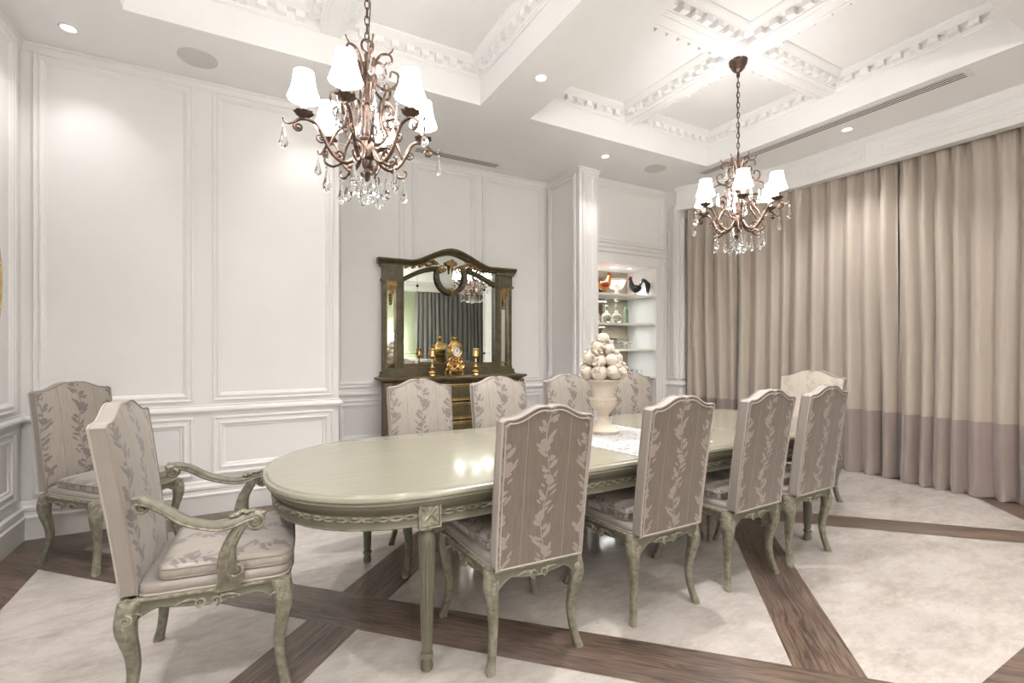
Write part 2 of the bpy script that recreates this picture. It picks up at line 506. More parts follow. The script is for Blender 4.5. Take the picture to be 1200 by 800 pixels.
# crown with dentils round each coffer, and a cross of beams with the same section
half = [(0.0, 3.745), (0.012, 3.742), (0.018, 3.748), (0.026, 3.752), (0.026, 3.762), (0.034, 3.766), (0.034, 3.815), (0.085, 3.815), (0.092, 3.822), (0.10, 3.824), (0.125, 3.838), (0.14, 3.85), (0.142, ZC)]
bw = 0.062
for a, b, c, d in COF:
    t = MB(); dn = MB()
    cx, cy = (a + b) / 2, (c + d) / 2
    def dent(p, q, nrm):
        p, q, nrm = Vector(p), Vector(q), Vector(nrm); L = (q - p).length; u = (q - p) / L
        n = int(L / 0.115)
        for k in range(n):
            m = p + u * ((k + 0.5) * L / n)
            for (w, o0, o1, z0, z1) in ((0.031, 0.030, 0.082, 3.768, 3.818),):
                e = [m - u * w + nrm * o0, m + u * w + nrm * o0, m + u * w + nrm * o1, m - u * w + nrm * o1]
                dn.rings([[(v.x, v.y, z0) for v in e], [(v.x, v.y, z1) for v in e]])
    # perimeter and the four quarters: each quarter is one closed run
    for (x0, x1) in ((a, cx - bw), (cx + bw, b)):
        for (y0, y1) in ((c, cy - bw), (cy + bw, d)):
            loop = [(x0, y0), (x0, y1), (x1, y1), (x1, y0)]
            R = []
            for off, z in half:
                R.append([(x0 + off, y0 + off, z), (x0 + off, y1 - off, z), (x1 - off, y1 - off, z), (x1 - off, y0 + off, z)])
            t.rings(R, False)
            dent((x0 + 0.09, y0), (x0 + 0.0 + 0.09, y0), (0, 1)) if False else None
            dent((x0, y0 + 0.1), (x0, y1 - 0.1), (1, 0)); dent((x1, y0 + 0.1), (x1, y1 - 0.1), (-1, 0))
            dent((x0 + 0.1, y0), (x1 - 0.1, y0), (0, 1)); dent((x0 + 0.1, y1), (x1 - 0.1, y1), (0, -1))
    t.box(cx - bw, cx + bw, c, d, 3.745, 3.80); t.box(a, b, cy - bw, cy + bw, 3.7452, 3.80)
    for sx in (-1, 1):
        t.box(cx + sx * 0.046 - 0.004, cx + sx * 0.046 + 0.004, c, d, 3.738, 3.75)
        t.box(a, b, cy + sx * 0.046 - 0.004, cy + sx * 0.046 + 0.004, 3.7385, 3.75)
    S(t, 'coffer_beam', M_CEIL, ceil_o)
    S(dn, 'coffer_dentil', M_CEIL, ceil_o, smooth=0)

# walls
wl = MB(); wl.box(WL - 0.2, WL, BACKY - 0.2, 5.6, 0, CEIL); wall_left = S(wl, 'wall_left', M_WALL)
wb = MB(); wb.box(WL, RX0, WB, 5.6, 0, CEIL); wall_back = S(wb, 'wall_back', M_WALL)
wr = MB(); wr.box(RX0, RX1, WR0, 5.6, 0, CEIL); wall_rec = S(wr, 'wall_recess', M_WALL)
wp = MB(); wp.box(RX1, CX1, WB - 0.005, 5.6, 0, CEIL); wall_pier = S(wp, 'wall_pier', M_WALL)
NX0, NX1, NZ1, NDEPTH = CX1, 4.913, 2.44, 5.36
wn = MB()
wn.box(NX1, 6.3, NY, 5.7, 0, CEIL); wn.box(NX0, NX1, NY, 5.7, NZ1, CEIL); wn.box(NX0, NX1, NDEPTH, 5.7, 0, NZ1)
wall_n = S(wn, 'wall_niche', M_WALL)
wj = MB(); wj.box(NXR, 5.36, 4.60, NY, 0, CEIL)
wall_jamb = S(wj, 'wall_jamb', M_WALL)
w2 = MB(); w2.box(RIGHT, RIGHT + 0.2, -0.35, 5.7, 0, CEIL); S(w2, 'wall_right', M_WALL)
w3 = MB(); w3.box(5.3, RIGHT, -0.55, 0.25, 0, CEIL); wall_p2 = S(w3, 'wall_return', M_WALL)
w4 = MB(); w4.box(WL, 8.3, BACKY - 0.2, BACKY, 0, CEIL); S(w4, 'wall_front', M_GREEN)
w5 = MB(); w5.box(8.1, 8.3, BACKY, -0.35, 0, CEIL); w5.box(RIGHT, 8.3, -0.35, -0.2, 0, CEIL); S(w5, 'wall_lounge', M_GREEN)

# panel mouldings
PF = [(0, 0.0), (0.0, 0.018), (0.008, 0.022), (0.016, 0.018), (0.018, 0.012), (0.03, 0.012), (0.036, 0.02), (0.048, 0.02), (0.056, 0.012), (0.062, 0.01), (0.07, 0.0)]
PL = [(0, 0.0), (0.0, 0.02), (0.012, 0.024), (0.02, 0.02), (0.026, 0.012), (0.046, 0.012), (0.052, 0.022), (0.064, 0.022), (0.072, 0.01), (0.088, 0.008), (0.094, 0.0)]
def panels_y(mb, y, x0, x1, z0, z1, prof=PF):       # wall facing -y
    mb.frame((0, y, 0), (1, 0, 0), (0, 0, 1), (0, -1, 0), x0, z0, x1, z1, prof)
def panels_x(mb, x, y0, y1, z0, z1, sgn, prof=PF):   # wall facing sgn*x
    mb.frame((x, 0, 0), (0, 1, 0), (0, 0, 1), (sgn, 0, 0), y0, z0, y1, z1, prof)
ZU0, ZU1, ZL0, ZL1 = 0.918, 3.462, 0.31, 0.79
t = MB()
for a, b in ((-1.335, -0.382), (-0.252, 0.69)):
    panels_y(t, WB, a, b, ZU0, ZU1); panels_y(t, WB, a, b, ZL0, ZL1, PL)
S(t, 'panel_moulding', M_WALL, wall_back)
t = MB()
for a, b in ((0.80, 1.555), (1.65, 2.44), (2.53, 3.42)):
    panels_y(t, WR0, a, b, ZU0, ZU1); panels_y(t, WR0, a, b, ZL0, ZL1, PL)
S(t, 'panel_moulding', M_WALL, wall_rec)
t = MB()
for a, b in ((3.24, 4.50), (1.86, 3.11), (0.48, 1.73), (-0.9, 0.35), (-2.3, -1.03)):
    panels_x(t, WL, a, b, ZU0, ZU1, 1); panels_x(t, WL, a, b, ZL0, ZL1, 1, PL)
S(t, 'panel_moulding', M_WALL, wall_left)
t = MB()
panels_x(t, RX1, WB + 0.06, WR0 - 0.05, ZU0, ZU1, -1); panels_x(t, RX1, WB + 0.06, WR0 - 0.05, ZL0, ZL1, -1, PL)
panels_y(t, WB - 0.005, RX1 + 0.045, CX1 - 0.04, ZU0, ZU1); panels_y(t, WB - 0.005, RX1 + 0.045, CX1 - 0.04, ZL0, ZL1)
S(t, 'panel_moulding', M_WALL, wall_pier)
t = MB(); panels_y(t, NY, CX1 + 0.06, NXR - 0.07, 2.70, ZU1)
# casing around the niche
t.run([(CX1, NY), (NXR, NY)], [(0, 2.655), (0.03, 2.66), (0.036, 2.645), (0.018, 2.635), (0.018, 2.60), (0.03, 2.585), (0.012, 2.575), (0.012, 2.46), (0.02, 2.455), (0.02, 2.44), (0, 2.44)])
t.box(NX1, NX1 + 0.05, NY - 0.022, NY, 0, NZ1 + 0.02); t.box(NX1 + 0.05, NX1 + 0.12, NY - 0.014, NY, 0, 2.58); t.box(NX1 + 0.12, NX1 + 0.15, NY - 0.03, NY, 0, 2.60)
S(t, 'niche_casing', M_WALL, wall_n)
t = MB(); panels_x(t, NXR, 4.635, 4.775, ZU0, 3.3, -1, PF[:7]); panels_y(t, 4.60, NXR + 0.035, 5.34, ZU0, 3.14, PF[:8]); panels_y(t, 4.60, NXR + 0.035, 5.34, ZL0, ZL1, PF[:8])
S(t, 'panel_moulding', M_WALL, wall_jamb)
t = MB(); panels_x(t, 5.3, -0.48, 0.18, ZU0, ZU1, -1); panels_y(t, -0.55, 5.36, 6.1, ZU0, ZU1)
for i in range(len(t.v)):
    x, y, z = t.v[i]
    if y < -0.551: pass
S(t, 'panel_moulding', M_WALL, wall_p2)

path_all = [(WL, BACKY), (WL, WB), (RX0, WB), (RX0, WR0), (RX1, WR0), (RX1, WB - 0.005), (CX1, WB - 0.005), (CX1, NY)]
path_j = [(NX1 + 0.15, NY), (NXR, NY), (NXR, 4.60), (5.36, 4.60)]
RAIL = [(0, 0.815), (0.012, 0.815), (0.014, 0.825), (0.03, 0.832), (0.036, 0.845), (0.032, 0.86), (0.02, 0.872), (0.012, 0.874), (0.012, 0.886), (0.0, 0.89)]
BASE = [(0, 0.0), (0.028, 0.0), (0.028, 0.145), (0.036, 0.15), (0.036, 0.162), (0.024, 0.172), (0.02, 0.195), (0.03, 0.205), (0.03, 0.225), (0.014, 0.24), (0.010, 0.262), (0.0, 0.27)]
CORN = [(0, 3.45), (0.008, 3.47), (0.01, 3.50), (0.022, 3.51), (0.022, 3.5199), (0, 3.5199)]
for nm, prof in (('trim_1', RAIL), ('baseboard_back', BASE), ('trim_2', CORN)):
    t = MB(); t.run(path_all, prof); t.run(path_j, prof)
    S(t, nm, M_WALL)
t = MB(); t.run([(5.3, 0.25), (5.3, -0.55), (RIGHT, -0.55)][::-1], BASE); t.run([(5.3, 0.25), (5.3, -0.55), (RIGHT, -0.55)][::-1], RAIL)
S(t, 'baseboard_right', M_WALL)

# pelmet: straight run that turns in at its far end to meet the jamb
def pel_path(off):
    pts = [(5.60, 0.25 + 0.3275 * k) for k in range(10)] + [ (5.575, 3.5), (5.50, 3.8), (5.38, 4.1), (5.24, 4.36), (5.12, 4.62)]
    out = []
    for p in catmull([(x, y, 0) for x, y in pts], 5):
        out.append((p.x, p.y))
    res = []
    for i, p in enumerate(out):
        a = Vector(out[max(i - 1, 0)]); b = Vector(out[min(i + 1, len(out) - 1)])
        d = (b - a).normalized()
        res.append((p[0] + d.y * off, p[1] - d.x * off))
    return res
PZ = 3.215
pm = MB()
f0, f1 = pel_path(0), pel_path(0.11)
pm.rings([[(x, y, PZ), (x, y, CEIL), (u, v, CEIL), (u, v, PZ)] for (x, y), (u, v) in zip(f0, f1)])
pelmet = S(pm, 'wall_pelmet', M_WALL)
t = MB()
for a, b in ((0.35, 2.42), (2.56, 3.16)):
    panels_x(t, 5.60, a, b, PZ + 0.07, 3.455, -1, [(d_, h_ * 0.5) for d_, h_ in PF])
t.rings([[(x, y, 3.46), (x - 0.01, y, 3.475), (x - 0.03, y, 3.51), (x - 0.03, y, 3.5199), (x, y, 3.5199)] for x, y in f0])
S(t, 'panel_moulding', M_WALL, pelmet)

# ---------------------------------------------------------------- ceiling fittings
def spot(name, loc, w, ang=105, blend=1.0, size=0.035, col=(1, 0.985, 0.985), parent=None):
    l = bpy.data.lights.new(name, 'SPOT'); l.energy = w; l.spot_size = math.radians(ang); l.spot_blend = blend
    l.shadow_soft_size = size; l.color = col
    o = bpy.data.objects.new(name, l); o.location = loc; link(o, parent); return o
dl_labels = ['round recessed downlight in the ceiling corner above the left wall panel',
             'round recessed downlight in the beam between the two ceiling coffers',
             'round recessed downlight in front of the white pier beside the niche',
             'round recessed downlight between the long air slot and the curtains']
for i, (x, y) in enumerate(DOWNLIGHTS):
    lab = dl_labels[i] if i < 4 else 'round recessed downlight in the ceiling nearer the camera than the photo shows'
    if i == 8: lab = 'round recessed downlight hidden behind the leftmost shade of the near chandelier'
    if i == 4: lab = 'round recessed downlight in the coffer beam above the near side of the table'
    if in_cof(x, y): continue
    d = thing('downlight', lab, 'ceiling light', (x, y, CEIL), 0, 'recessed downlights')
    MB().lathe([(0.052, -0.001), (0.052, -0.006), (0.046, -0.009), (0.041, -0.007), (0.038, -0.002)], 24).build('trim_ring', M_WHITE, d)
    MB().lathe([(0.0005, -0.004), (0.037, -0.004), (0.037, -0.002), (0.0005, -0.002)], 20).build('lens', M_LENS, d, label='glowing lens')
    spot('downlight_lamp', (0, 0, -0.03), DOWNLIGHT_W * DL_POWER.get(i, 1.0), parent=d)
for x, y, lab in ((-0.324, 4.263, 'round grey speaker grille in the ceiling above the left wall panels'), (4.323, 4.223, 'round grey speaker grille in the ceiling in front of the niche')):
    d = thing('ceiling_speaker', lab, 'speaker', (x, y, CEIL), 0, 'ceiling speakers')
    MB().lathe([(0.0005, -0.006), (0.118, -0.006), (0.118, -0.001), (0.0005, -0.001)], 40).build('grille', M_GRILLE, d)
    MB().lathe([(0.118, -0.001), (0.118, -0.009), (0.128, -0.008), (0.13, -0.001)], 40).build('rim', M_GRILLE, d)
def slot(name_label, cx, cy, L, W, along_y):
    d = thing('air_vent', name_label, 'vent', (cx, cy, CEIL), PI / 2 if along_y else 0, 'linear slot vents')
    MB().box(-L / 2, L / 2, -W / 2, W / 2, -0.0035, -0.0005).build('backing', M_BLACK, d)
    f = MB()
    n = 3
    gap = 0.021
    bar = (W - n * gap) / (n + 1)
    yy = -W / 2
    for k in range(n + 1):
        f.box(-L / 2, L / 2, yy, yy + bar, -0.005, -0.001); yy += bar + gap
    f.box(-L / 2 - 0.04, -L / 2, -W / 2 - 0.012, W / 2 + 0.012, -0.008, -0.001); f.box(L / 2, L / 2 + 0.04, -W / 2 - 0.012, W / 2 + 0.012, -0.008, -0.001)
    f.build('slat_frame', M_WHITE, d)
slot('long linear slot vent in the ceiling running parallel to the curtains', 4.975, 2.82, 2.5, 0.125, True)
slot('short linear slot vent in the ceiling of the mirror recess', 2.11, 5.09, 1.0, 0.12, False)

# ---------------------------------------------------------------- chairs
def ztop(s, zc, zp):
    """camel-back top line, s in -1..1"""
    a = abs(s)
    t = max(0.0, min(1.0, (0.80 - a) / 0.62))
    t = t * t * (3 - 2 * t)
    z = zc + (zp - zc) * t
    z -= 0.007 * math.exp(-(a / 0.05) ** 2)
    if a > 0.93: z -= 0.010 * ((a - 0.93) / 0.07) ** 2
    return z

def cabriole(sx, sy, x, y, top, sc=1.0, flare=1.0):
    mb = MB()
    ox, oy = sx * 0.707, sy * 0.707
    zs = [0.0, 0.012, 0.05, 0.10, 0.16, 0.22, 0.28, 0.33, 0.37, top]
    off = [0.024, 0.023, 0.012, 0.001, -0.005, -0.002, 0.009, 0.016, 0.014, 0.003]
    wd = [0.0185, 0.019, 0.0165, 0.0160, 0.0175, 0.0198, 0.0235, 0.028, 0.031, 0.032]
    pts = catmull([(o * flare, 0, z) for o, z in zip(off, zs)], 3)
    ws = lerp_list(wd, len(pts)); R = []
    for p, w in zip(pts, ws):
        c = (x + ox * p.x * 1.25, y + oy * p.x * 1.25)
        w *= sc; b = w * 0.62
        R.append([(c[0] + a, c[1] + d, p.z) for a, d in ((w, b), (b, w), (-b, w), (-w, b), (-w, -b), (-b, -w), (b, -w), (w, -b))])
    mb.rings(R)
    # scroll carved on the two outer faces of the knee
    for (nx, ny) in ((sx, 0), (0, sy)):
        u = Vector((ny, nx, 0)).normalized() if (nx or ny) else Vector((1, 0, 0))
        u = Vector((-sx if ny else 0, -sy if nx else 0, 0))
        c = Vector((x + (nx * 0.039 * sc if nx else ox * 0.014), y + (ny * 0.039 * sc if ny else oy * 0.014), 0.372)); N_ = Vector((nx, ny, 0))
        mb.tube(spiral(c, 0.020, 0.004, PI / 2, 1.6, u * -1, Vector((0, 0, 1)), 18), [0.006, 0.005, 0.005], 6)
        mb.tube(catmull([c + Vector((0, 0, -0.02)) - u * 0.008, c + Vector((0, 0, -0.05)) - N_ * 0.003 + u * 0.002, c + Vector((0, 0, -0.085)) - N_ * 0.010 * sc + u * 0.004], 4), [0.006, 0.003], 6)
        mb.tube(catmull([c + Vector((0, 0, 0.022)), c + u * 0.02 - N_ * 0.004 + Vector((0, 0, 0.020)), c + u * 0.038 - N_ * 0.010 + Vector((0, 0, 0.012)), c + u * 0.048 - N_ * 0.014 + Vector((0, 0, 0.002))], 4), [0.0045, 0.0045, 0.003], 6)
    return mb

def apron(mb, p, q, out, bow, z1=0.436, th=0.03):
    p, q, out = Vector(p), Vector(q), Vector(out); n = 28
    R = []
    for i in range(n + 1):
        t = i / n; s = 2 * t - 1
        c = p.lerp(q, t) + out * (bow * (1 - s * s))
        zl = 0.392 - 0.022 * math.exp(-(s / 0.22) ** 2) + 0.006 * math.cos(s * 9) - 0.045 * max(0, abs(s) - 0.62) / 0.38
        R.append([(c.x, c.y, zl), (c.x + out.x * 0.004, c.y + out.y * 0.004, zl + 0.006), (c.x, c.y, zl + 0.012), (c.x, c.y, z1 - 0.012), (c.x + out.x * 0.006, c.y + out.y * 0.006, z1 - 0.008), (c.x + out.x * 0.006, c.y + out.y * 0.006, z1), (c.x - out.x * th, c.y - out.y * th, z1), (c.x - out.x * th, c.y - out.y * th, zl)])
    mb.rings(R)
    u = (q - p).normalized().to_3d(); m = (p + q) / 2 + out * (bow + 0.004)
    up = Vector((0, 0, 1))
    for sg in (-1, 1):
        c = Vector((m.x, m.y, 0.392)) + u * (sg * 0.024)
        mb.tube(spiral(c, 0.020, 0.004, -PI / 2, 1.35, u * sg, up, 16), [0.0035, 0.0055, 0.004], 6)
        mb.tube(catmull([c + u * (sg * 0.016) + up * 0.014, c + u * (sg * 0.05) + up * 0.016, c + u * (sg * 0.085) + up * 0.004], 4), [0.006, 0.005, 0.002], 6)

def pad(hwf, hwb, yf, yb, z0, z1, puff, r=0.02, bowf=0.02, n=10):
    """soft rounded cushion over a trapezoid"""
    mb = MB()
    out = []
    cr = 0.05
    def edge(a, b, k): return [(a[0] + (b[0] - a[0]) * i / k, a[1] + (b[1] - a[1]) * i / k) for i in range(k)]
    C = [(-hwb, yb), (hwb, yb), (hwf, yf), (-hwf, yf)]
    pts = []
    for i in range(4):
        p0 = Vector(C[i - 1]); p1 = Vector(C[i]); p2 = Vector(C[(i + 1) % 4])
        a = p1 + (p0 - p1).normalized() * cr; b = p1 + (p2 - p1).normalized() * cr
        for k in range(5):
            t = k / 4; pts.append(((1 - t) ** 2 * a + 2 * t * (1 - t) * p1 + t * t * b))
        nx = Vector(C[(i + 1) % 4]); e = nx + (p1 - nx).normalized() * cr
        for k in range(1, 8): pts.append(b.lerp(e, k / 8))
    pts = [Vector((p.x, p.y + (bowf * (1 - (p.x / hwf) ** 2) if p.y > yf - 0.06 else 0))) for p in pts]
    ce = Vector((0, (yf + yb) / 2))
    def ring(sc, z): return [((p.x - ce.x) * sc + ce.x, (p.y - ce.y) * sc + ce.y, z) for p in pts]
    zm = (z0 + z1) / 2; sd = 0.012
    R = [ring(0.5, z0), ring(0.93, z0), ring(0.985, z0 + 0.004), ring(1.0, zm - 0.008), ring(1.0, zm + 0.006), ring(0.985, z1 - 0.006)]
    for s_, k in ((0.96, 0.15), (0.9, 0.35), (0.8, 0.6), (0.65, 0.8), (0.45, 0.94), (0.2, 1.0), (0.02, 1.0)):
        R.append(ring(s_, z1 + puff * k))
    mb.rings(R)
    return mb, pts

def backrest_parts(root, hwb, hwt, z0, zc, zp, y0, lean, th, mats, puff=0.018):
    mf, mbk, mg = mats
    NS, NT = 26, 16
    def yo(z): return y0 - lean * ((z - z0) / (zp - z0)) ** 1.2
    def P(s, t, side, infl=0.0):
        zt = ztop(s, zc, zp); z = z0 + (zt - z0) * t
        hw = hwb + (hwt - hwb) * t
        y = yo(z) + (th if side else 0.0)
        if side:
            y += puff * (1 - abs(s) ** 4) * (1 - abs(2 * t - 1) ** 5)
            if z0 < 0.5: y += 0.0
        else:
            y -= 0.006 * (1 - abs(s) ** 6) * (1 - abs(2 * t - 1) ** 6)
        return (s * hw, y, z)
    S_ = [-1 + 2 * i / NS for i in range(NS + 1)]; T_ = [i / NT for i in range(NT + 1)]
    front = MB().grid([[P(s, t, True) for s in S_] for t in T_])
    o = front.build('backrest', mf, root, 50)
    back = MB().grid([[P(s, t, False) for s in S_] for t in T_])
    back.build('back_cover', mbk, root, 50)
    loopF = [P(-1, t, True) for t in T_] + [P(s, 1, True) for s in S_[1:]] + [P(1, t, True) for t in T_[::-1][1:]]
    loopB = [P(-1, t, False) for t in T_] + [P(s, 1, False) for s in S_[1:]] + [P(1, t, False) for t in T_[::-1][1:]]
    g = MB(); rows = []
    for k in (0, 0.06, 0.2, 0.5, 0.8, 0.94, 1.0):
        row = []
        for a, b in zip(loopF, loopB):
            p = Vector(a).lerp(Vector(b), k)
            row.append(p)
        rows.append(row)
    g.grid(rows)
    rows2 = [[P(s, 0, True) for s in S_], [P(s, 0, False) for s in S_]]
    g.grid(rows2)
    g.build('gusset', mg, root, 50)
    pf = MB(); pf.tube(loopF, 0.0042, 6); pf.tube([Vector(P(s, 0, True)) for s in S_], 0.004, 6); pf.build('front_piping', M_PIPED, o)
    pb = MB(); pb.tube(loopB, 0.0048, 6); pb.tube([Vector(P(s, 0, False)) for s in S_], 0.0045, 6)
    # second welt set in from the outer edge of the back
    inner = []
    for a in loopB:
        zz = a[2]; inner.append(Vector((a[0] * 0.94, a[1] - 0.0035, z0 + (zz - z0) * 0.975)))
    pb.tube(inner, 0.0032, 6)
    pb.build('back_piping', M_PIPE, o)
    return o

def make_chair(name, label, cat, group, loc, rz, arms=False, pale=False):
    root = thing(name, label, cat, loc, rz, group)
    if arms: fx, fy, bx, by, hwb, hwt, zp, zc = 0.298, 0.285, 0.255, -0.238, 0.25, 0.285, 1.14, 1.085
    else:    fx, fy, bx, by, hwb, hwt, zp, zc = 0.250, 0.262, 0.205, -0.248, 0.208, 0.216, 1.122, 1.076
    for sx, sy, x, y in ((-1, 1, -fx, fy), (1, 1, fx, fy), (-1, -1, -bx, by), (1, -1, bx, by)):
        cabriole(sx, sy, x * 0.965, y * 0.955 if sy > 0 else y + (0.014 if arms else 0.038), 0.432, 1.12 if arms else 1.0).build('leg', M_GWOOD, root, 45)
    ap = MB()
    apron(ap, (-fx, fy + 0.01), (fx, fy + 0.01), (0, 1), 0.022); apron(ap, (-bx, by - 0.002), (bx, by - 0.002), (0, -1), 0.0)
    for sx in (-1, 1):
        a, b = Vector((sx * bx, by + 0.005)), Vector((sx * fx, fy)); d = (b - a).normalized(); n = Vector((d.y, -d.x)) * (1 if sx > 0 else -1)
        if n.x * sx < 0: n = -n
        apron(ap, a + n * 0.012, b + n * 0.012, n, 0.006)
    ap.build('seat_frame', M_GWOOD, root, 45)
    f = M_FABWS if pale else M_FABS
    p1, pts = pad(fx + 0.006, bx + 0.008, fy + 0.012, by + 0.03, 0.437, 0.478, 0.0, bowf=0.022)
    su = p1.build('seat_upholstery', M_GUSSET, root, 50)
    MB().tube([Vector((p.x, p.y, 0.441)) for p in pts], 0.005, 6, closed=True).build('seat_piping', M_PIPE, su)
    p2, pts = pad(fx - 0.004, bx - 0.006, fy + 0.022, by + 0.085, 0.480, 0.522, 0.026, bowf=0.024)
    cu = p2.build('seat_cushion', f, root, 50)
    w = MB(); ce = Vector((0, (fy + by + 0.107) / 2))
    for z in (0.519, 0.484): w.tube([Vector(((p.x - ce.x) * 0.988 + ce.x, (p.y - ce.y) * 0.988 + ce.y, z)) for p in pts], 0.0042, 6, closed=True)
    w.build('cushion_piping', M_PIPED, cu)
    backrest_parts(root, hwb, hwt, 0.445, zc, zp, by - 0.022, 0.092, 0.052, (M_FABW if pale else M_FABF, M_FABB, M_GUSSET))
    if arms:
        for sx in (-1, 1):
            a = MB()
            path = catmull([(sx * 0.262, -0.215, 0.795), (sx * 0.282, -0.18, 0.80), (sx * 0.305, -0.125, 0.775), (sx * 0.325, -0.05, 0.722), (sx * 0.335, 0.04, 0.690), (sx * 0.335, 0.10, 0.688), (sx * 0.328, 0.155, 0.704), (sx * 0.322, 0.188, 0.708)], 6)
            rr = lerp_list([0.016, 0.024, 0.025, 0.024, 0.024, 0.024, 0.022, 0.02], len(path))
            a.tube(path, rr, 12, flat=0.78)
            a.tube([p + Vector((sx * 0.021, 0, -0.008)) for p in path[3:-2]], 0.0055, 6)
            a.tube([p + Vector((-sx * 0.021, 0, -0.008)) for p in path[3:-2]], 0.0055, 6)
            for s2 in (-1, 1):
                a.tube(spiral((sx * 0.322 + s2 * 0.016, 0.182, 0.684), 0.033, 0.006, PI / 2, -1.9, (0, 1, 0), (0, 0, 1), 30), [0.010, 0.008, 0.006], 8)
                a.tube(spiral((sx * 0.268 + s2 * 0.014, -0.185, 0.776), 0.026, 0.005, PI / 2, 1.6, (0, 1, 0), (0, 0, 1), 24), [0.009, 0.007, 0.005], 8)
            a.ball((sx * 0.322, 0.182, 0.684), 0.024, 12, 8, (0.9, 1, 1))
            for k in range(7):   # carved leaf over the hand rest
                t = k / 6
                a.ball((sx * 0.324 + 0.008 * math.sin(k * 2.5), 0.105 + 0.105 * t, 0.708 + 0.012 * math.sin(PI * t) + 0.006), 0.0125, 8, 6, (1.2, 1.2, 0.7))
                a.ball((sx * 0.285, -0.205 + 0.07 * t, 0.812 - 0.006 * k * t), 0.010, 8, 6, (1.2, 1.3, 0.7))
            a.build('armrest', M_GWOOD, root, 50)
            p = MB()
            pp = catmull([(sx * 0.292, 0.085, 0.425), (sx * 0.298, 0.10, 0.47), (sx * 0.315, 0.088, 0.53), (sx * 0.328, 0.095, 0.60), (sx * 0.328, 0.125, 0.66), (sx * 0.326, 0.145, 0.69)], 5)
            wds = lerp_list([0.042, 0.046, 0.034, 0.026, 0.024, 0.026], len(pp)); R = []
            for q, w_ in zip(pp, wds):
                R.append([(q.x + dx * 0.021, q.y + dy * w_, q.z) for dx, dy in ((-1, -0.7), (-0.6, -1), (0.6, -1), (1, -0.7), (1, 0.7), (0.6, 1), (-0.6, 1), (-1, 0.7))])
            p.rings(R)
            p.tube(spiral((sx * 0.322, 0.118, 0.505), 0.028, 0.005, PI, 1.6, (0, 1, 0), (0, 0, 1), 24), [0.008, 0.007, 0.005], 8)
            p.tube([q + Vector((sx * 0.022, 0.0, 0)) for q in pp[3:-3]], 0.005, 6)
            p.build('arm_support', M_GWOOD, root, 50)
    return root

FG = 'side chairs along the near side of the table'
BG = 'side chairs along the far side of the table'
near = [(1.115, 2.005, -3.0, 'damask side chair with back to camera, at the near table leg, largest of its row'),
        (1.875, 1.99, -0.5, 'damask side chair with back to camera in front of the lace runner, near row'),
        (2.57, 1.985, 0.5, 'damask side chair with back to camera, third along the near side of the table'),
        (3.165, 1.995, 1.0, 'damask side chair with back to camera, last in near row beside the pale armchair')]
c0 = None
for x, y, a, lab in near:
    if c0 is None:
        c0 = make_chair('dining_chair', lab, 'chair', FG, (x, y, 0), math.radians(a)); c = c0
    else:
        c = copy_tree(c0); c.location = (x, y, 0); c.rotation_euler = (0, 0, math.radians(a)); c['label'] = lab
far = [(1.10, 3.055, 180, 'floral damask chair facing camera in front of the left half of the sideboard'),
       (1.745, 3.055, 180, 'floral damask chair facing camera in front of the right half of the sideboard'),
       (2.42, 3.055, 180, 'floral damask chair facing camera directly left of the fruit urn, before the pier'),
       (3.13, 3.055, 180, 'floral damask chair facing camera directly right of the fruit urn, before the glass shelves')]
for x, y, a, lab in far:
    c = copy_tree(c0); c.location = (x, y, 0); c.rotation_euler = (0, 0, math.radians(a)); c['label'] = lab; c['group'] = BG; c.scale = (1.07, 1, 1)
c = copy_tree(c0); c.location = (-0.804, 4.079, 0); c.rotation_euler = (0, 0, math.radians(-132.3)); c.scale = (1.06, 1, 1); c['label'] = 'floral damask side chair standing apart in the left corner against the panelled walls'
del c['group']
make_chair('dining_armchair', 'carved green armchair with floral damask at the near left end of the table', 'armchair', None, (-0.135, 2.464, 0), math.radians(-93.8), True)
make_chair('dining_armchair', 'pale cream armchair at the far end of the table in front of the curtains', 'armchair', None, (4.30, 2.545, 0), math.radians(90), True, True)

# ---------------------------------------------------------------- dining table
TX, TY, TZ = 2.07, 2.52, 0.775
tb = thing('dining_table', 'long oval sage green dining table with fluted legs in the middle of the room', 'table', (TX, TY, 0))
HL, HW, ER = 2.01, 0.655, 0.66
def oval(inset, n=40, hl=HL, hw=HW, er=ER):
    pts = []
    a, b = er - inset, hw - inset
    xs0 = hl - er
    for sgn in (1, -1):
        for i in range(n + 1):
            t = -PI / 2 + PI * i / n
            ct, st = math.cos(t), math.sin(t)
            e = 2 / 2.25
            px = a * abs(ct) ** e; py = b * math.copysign(abs(st) ** e, st)
            pts.append((sgn * (xs0 + px), sgn * py))
    return pts
def oring(inset, z): return [(x, y, z) for x, y in oval(inset)]
tp = MB()
tp.rings([oring(0.06, 0.728), oring(0.018, 0.728), oring(0.010, 0.732), oring(0.016, 0.740), oring(0.006, 0.744), oring(0.0, 0.750), oring(0.0, 0.758), oring(0.004, 0.766), oring(0.012, 0.769), oring(0.016, 0.767), oring(0.022, 0.7745), oring(0.03, 0.775)])
tp.build('tabletop', M_TABLE, tb, 35)
apn = MB()
IA = 0.045
apn.rings([oring(IA + 0.02, 0.622), oring(IA, 0.622), oring(IA - 0.004, 0.628), oring(IA, 0.634), oring(IA, 0.655), oring(IA + 0.004, 0.66), oring(IA + 0.004, 0.672), oring(IA - 0.004, 0.676), oring(IA - 0.004, 0.680), oring(IA + 0.004, 0.684), oring(IA, 0.69), oring(IA - 0.008, 0.70), oring(IA - 0.02, 0.712), oring(IA - 0.022, 0.729)], False)
apo = apn.build('apron', M_GWOOD, tb, 35)
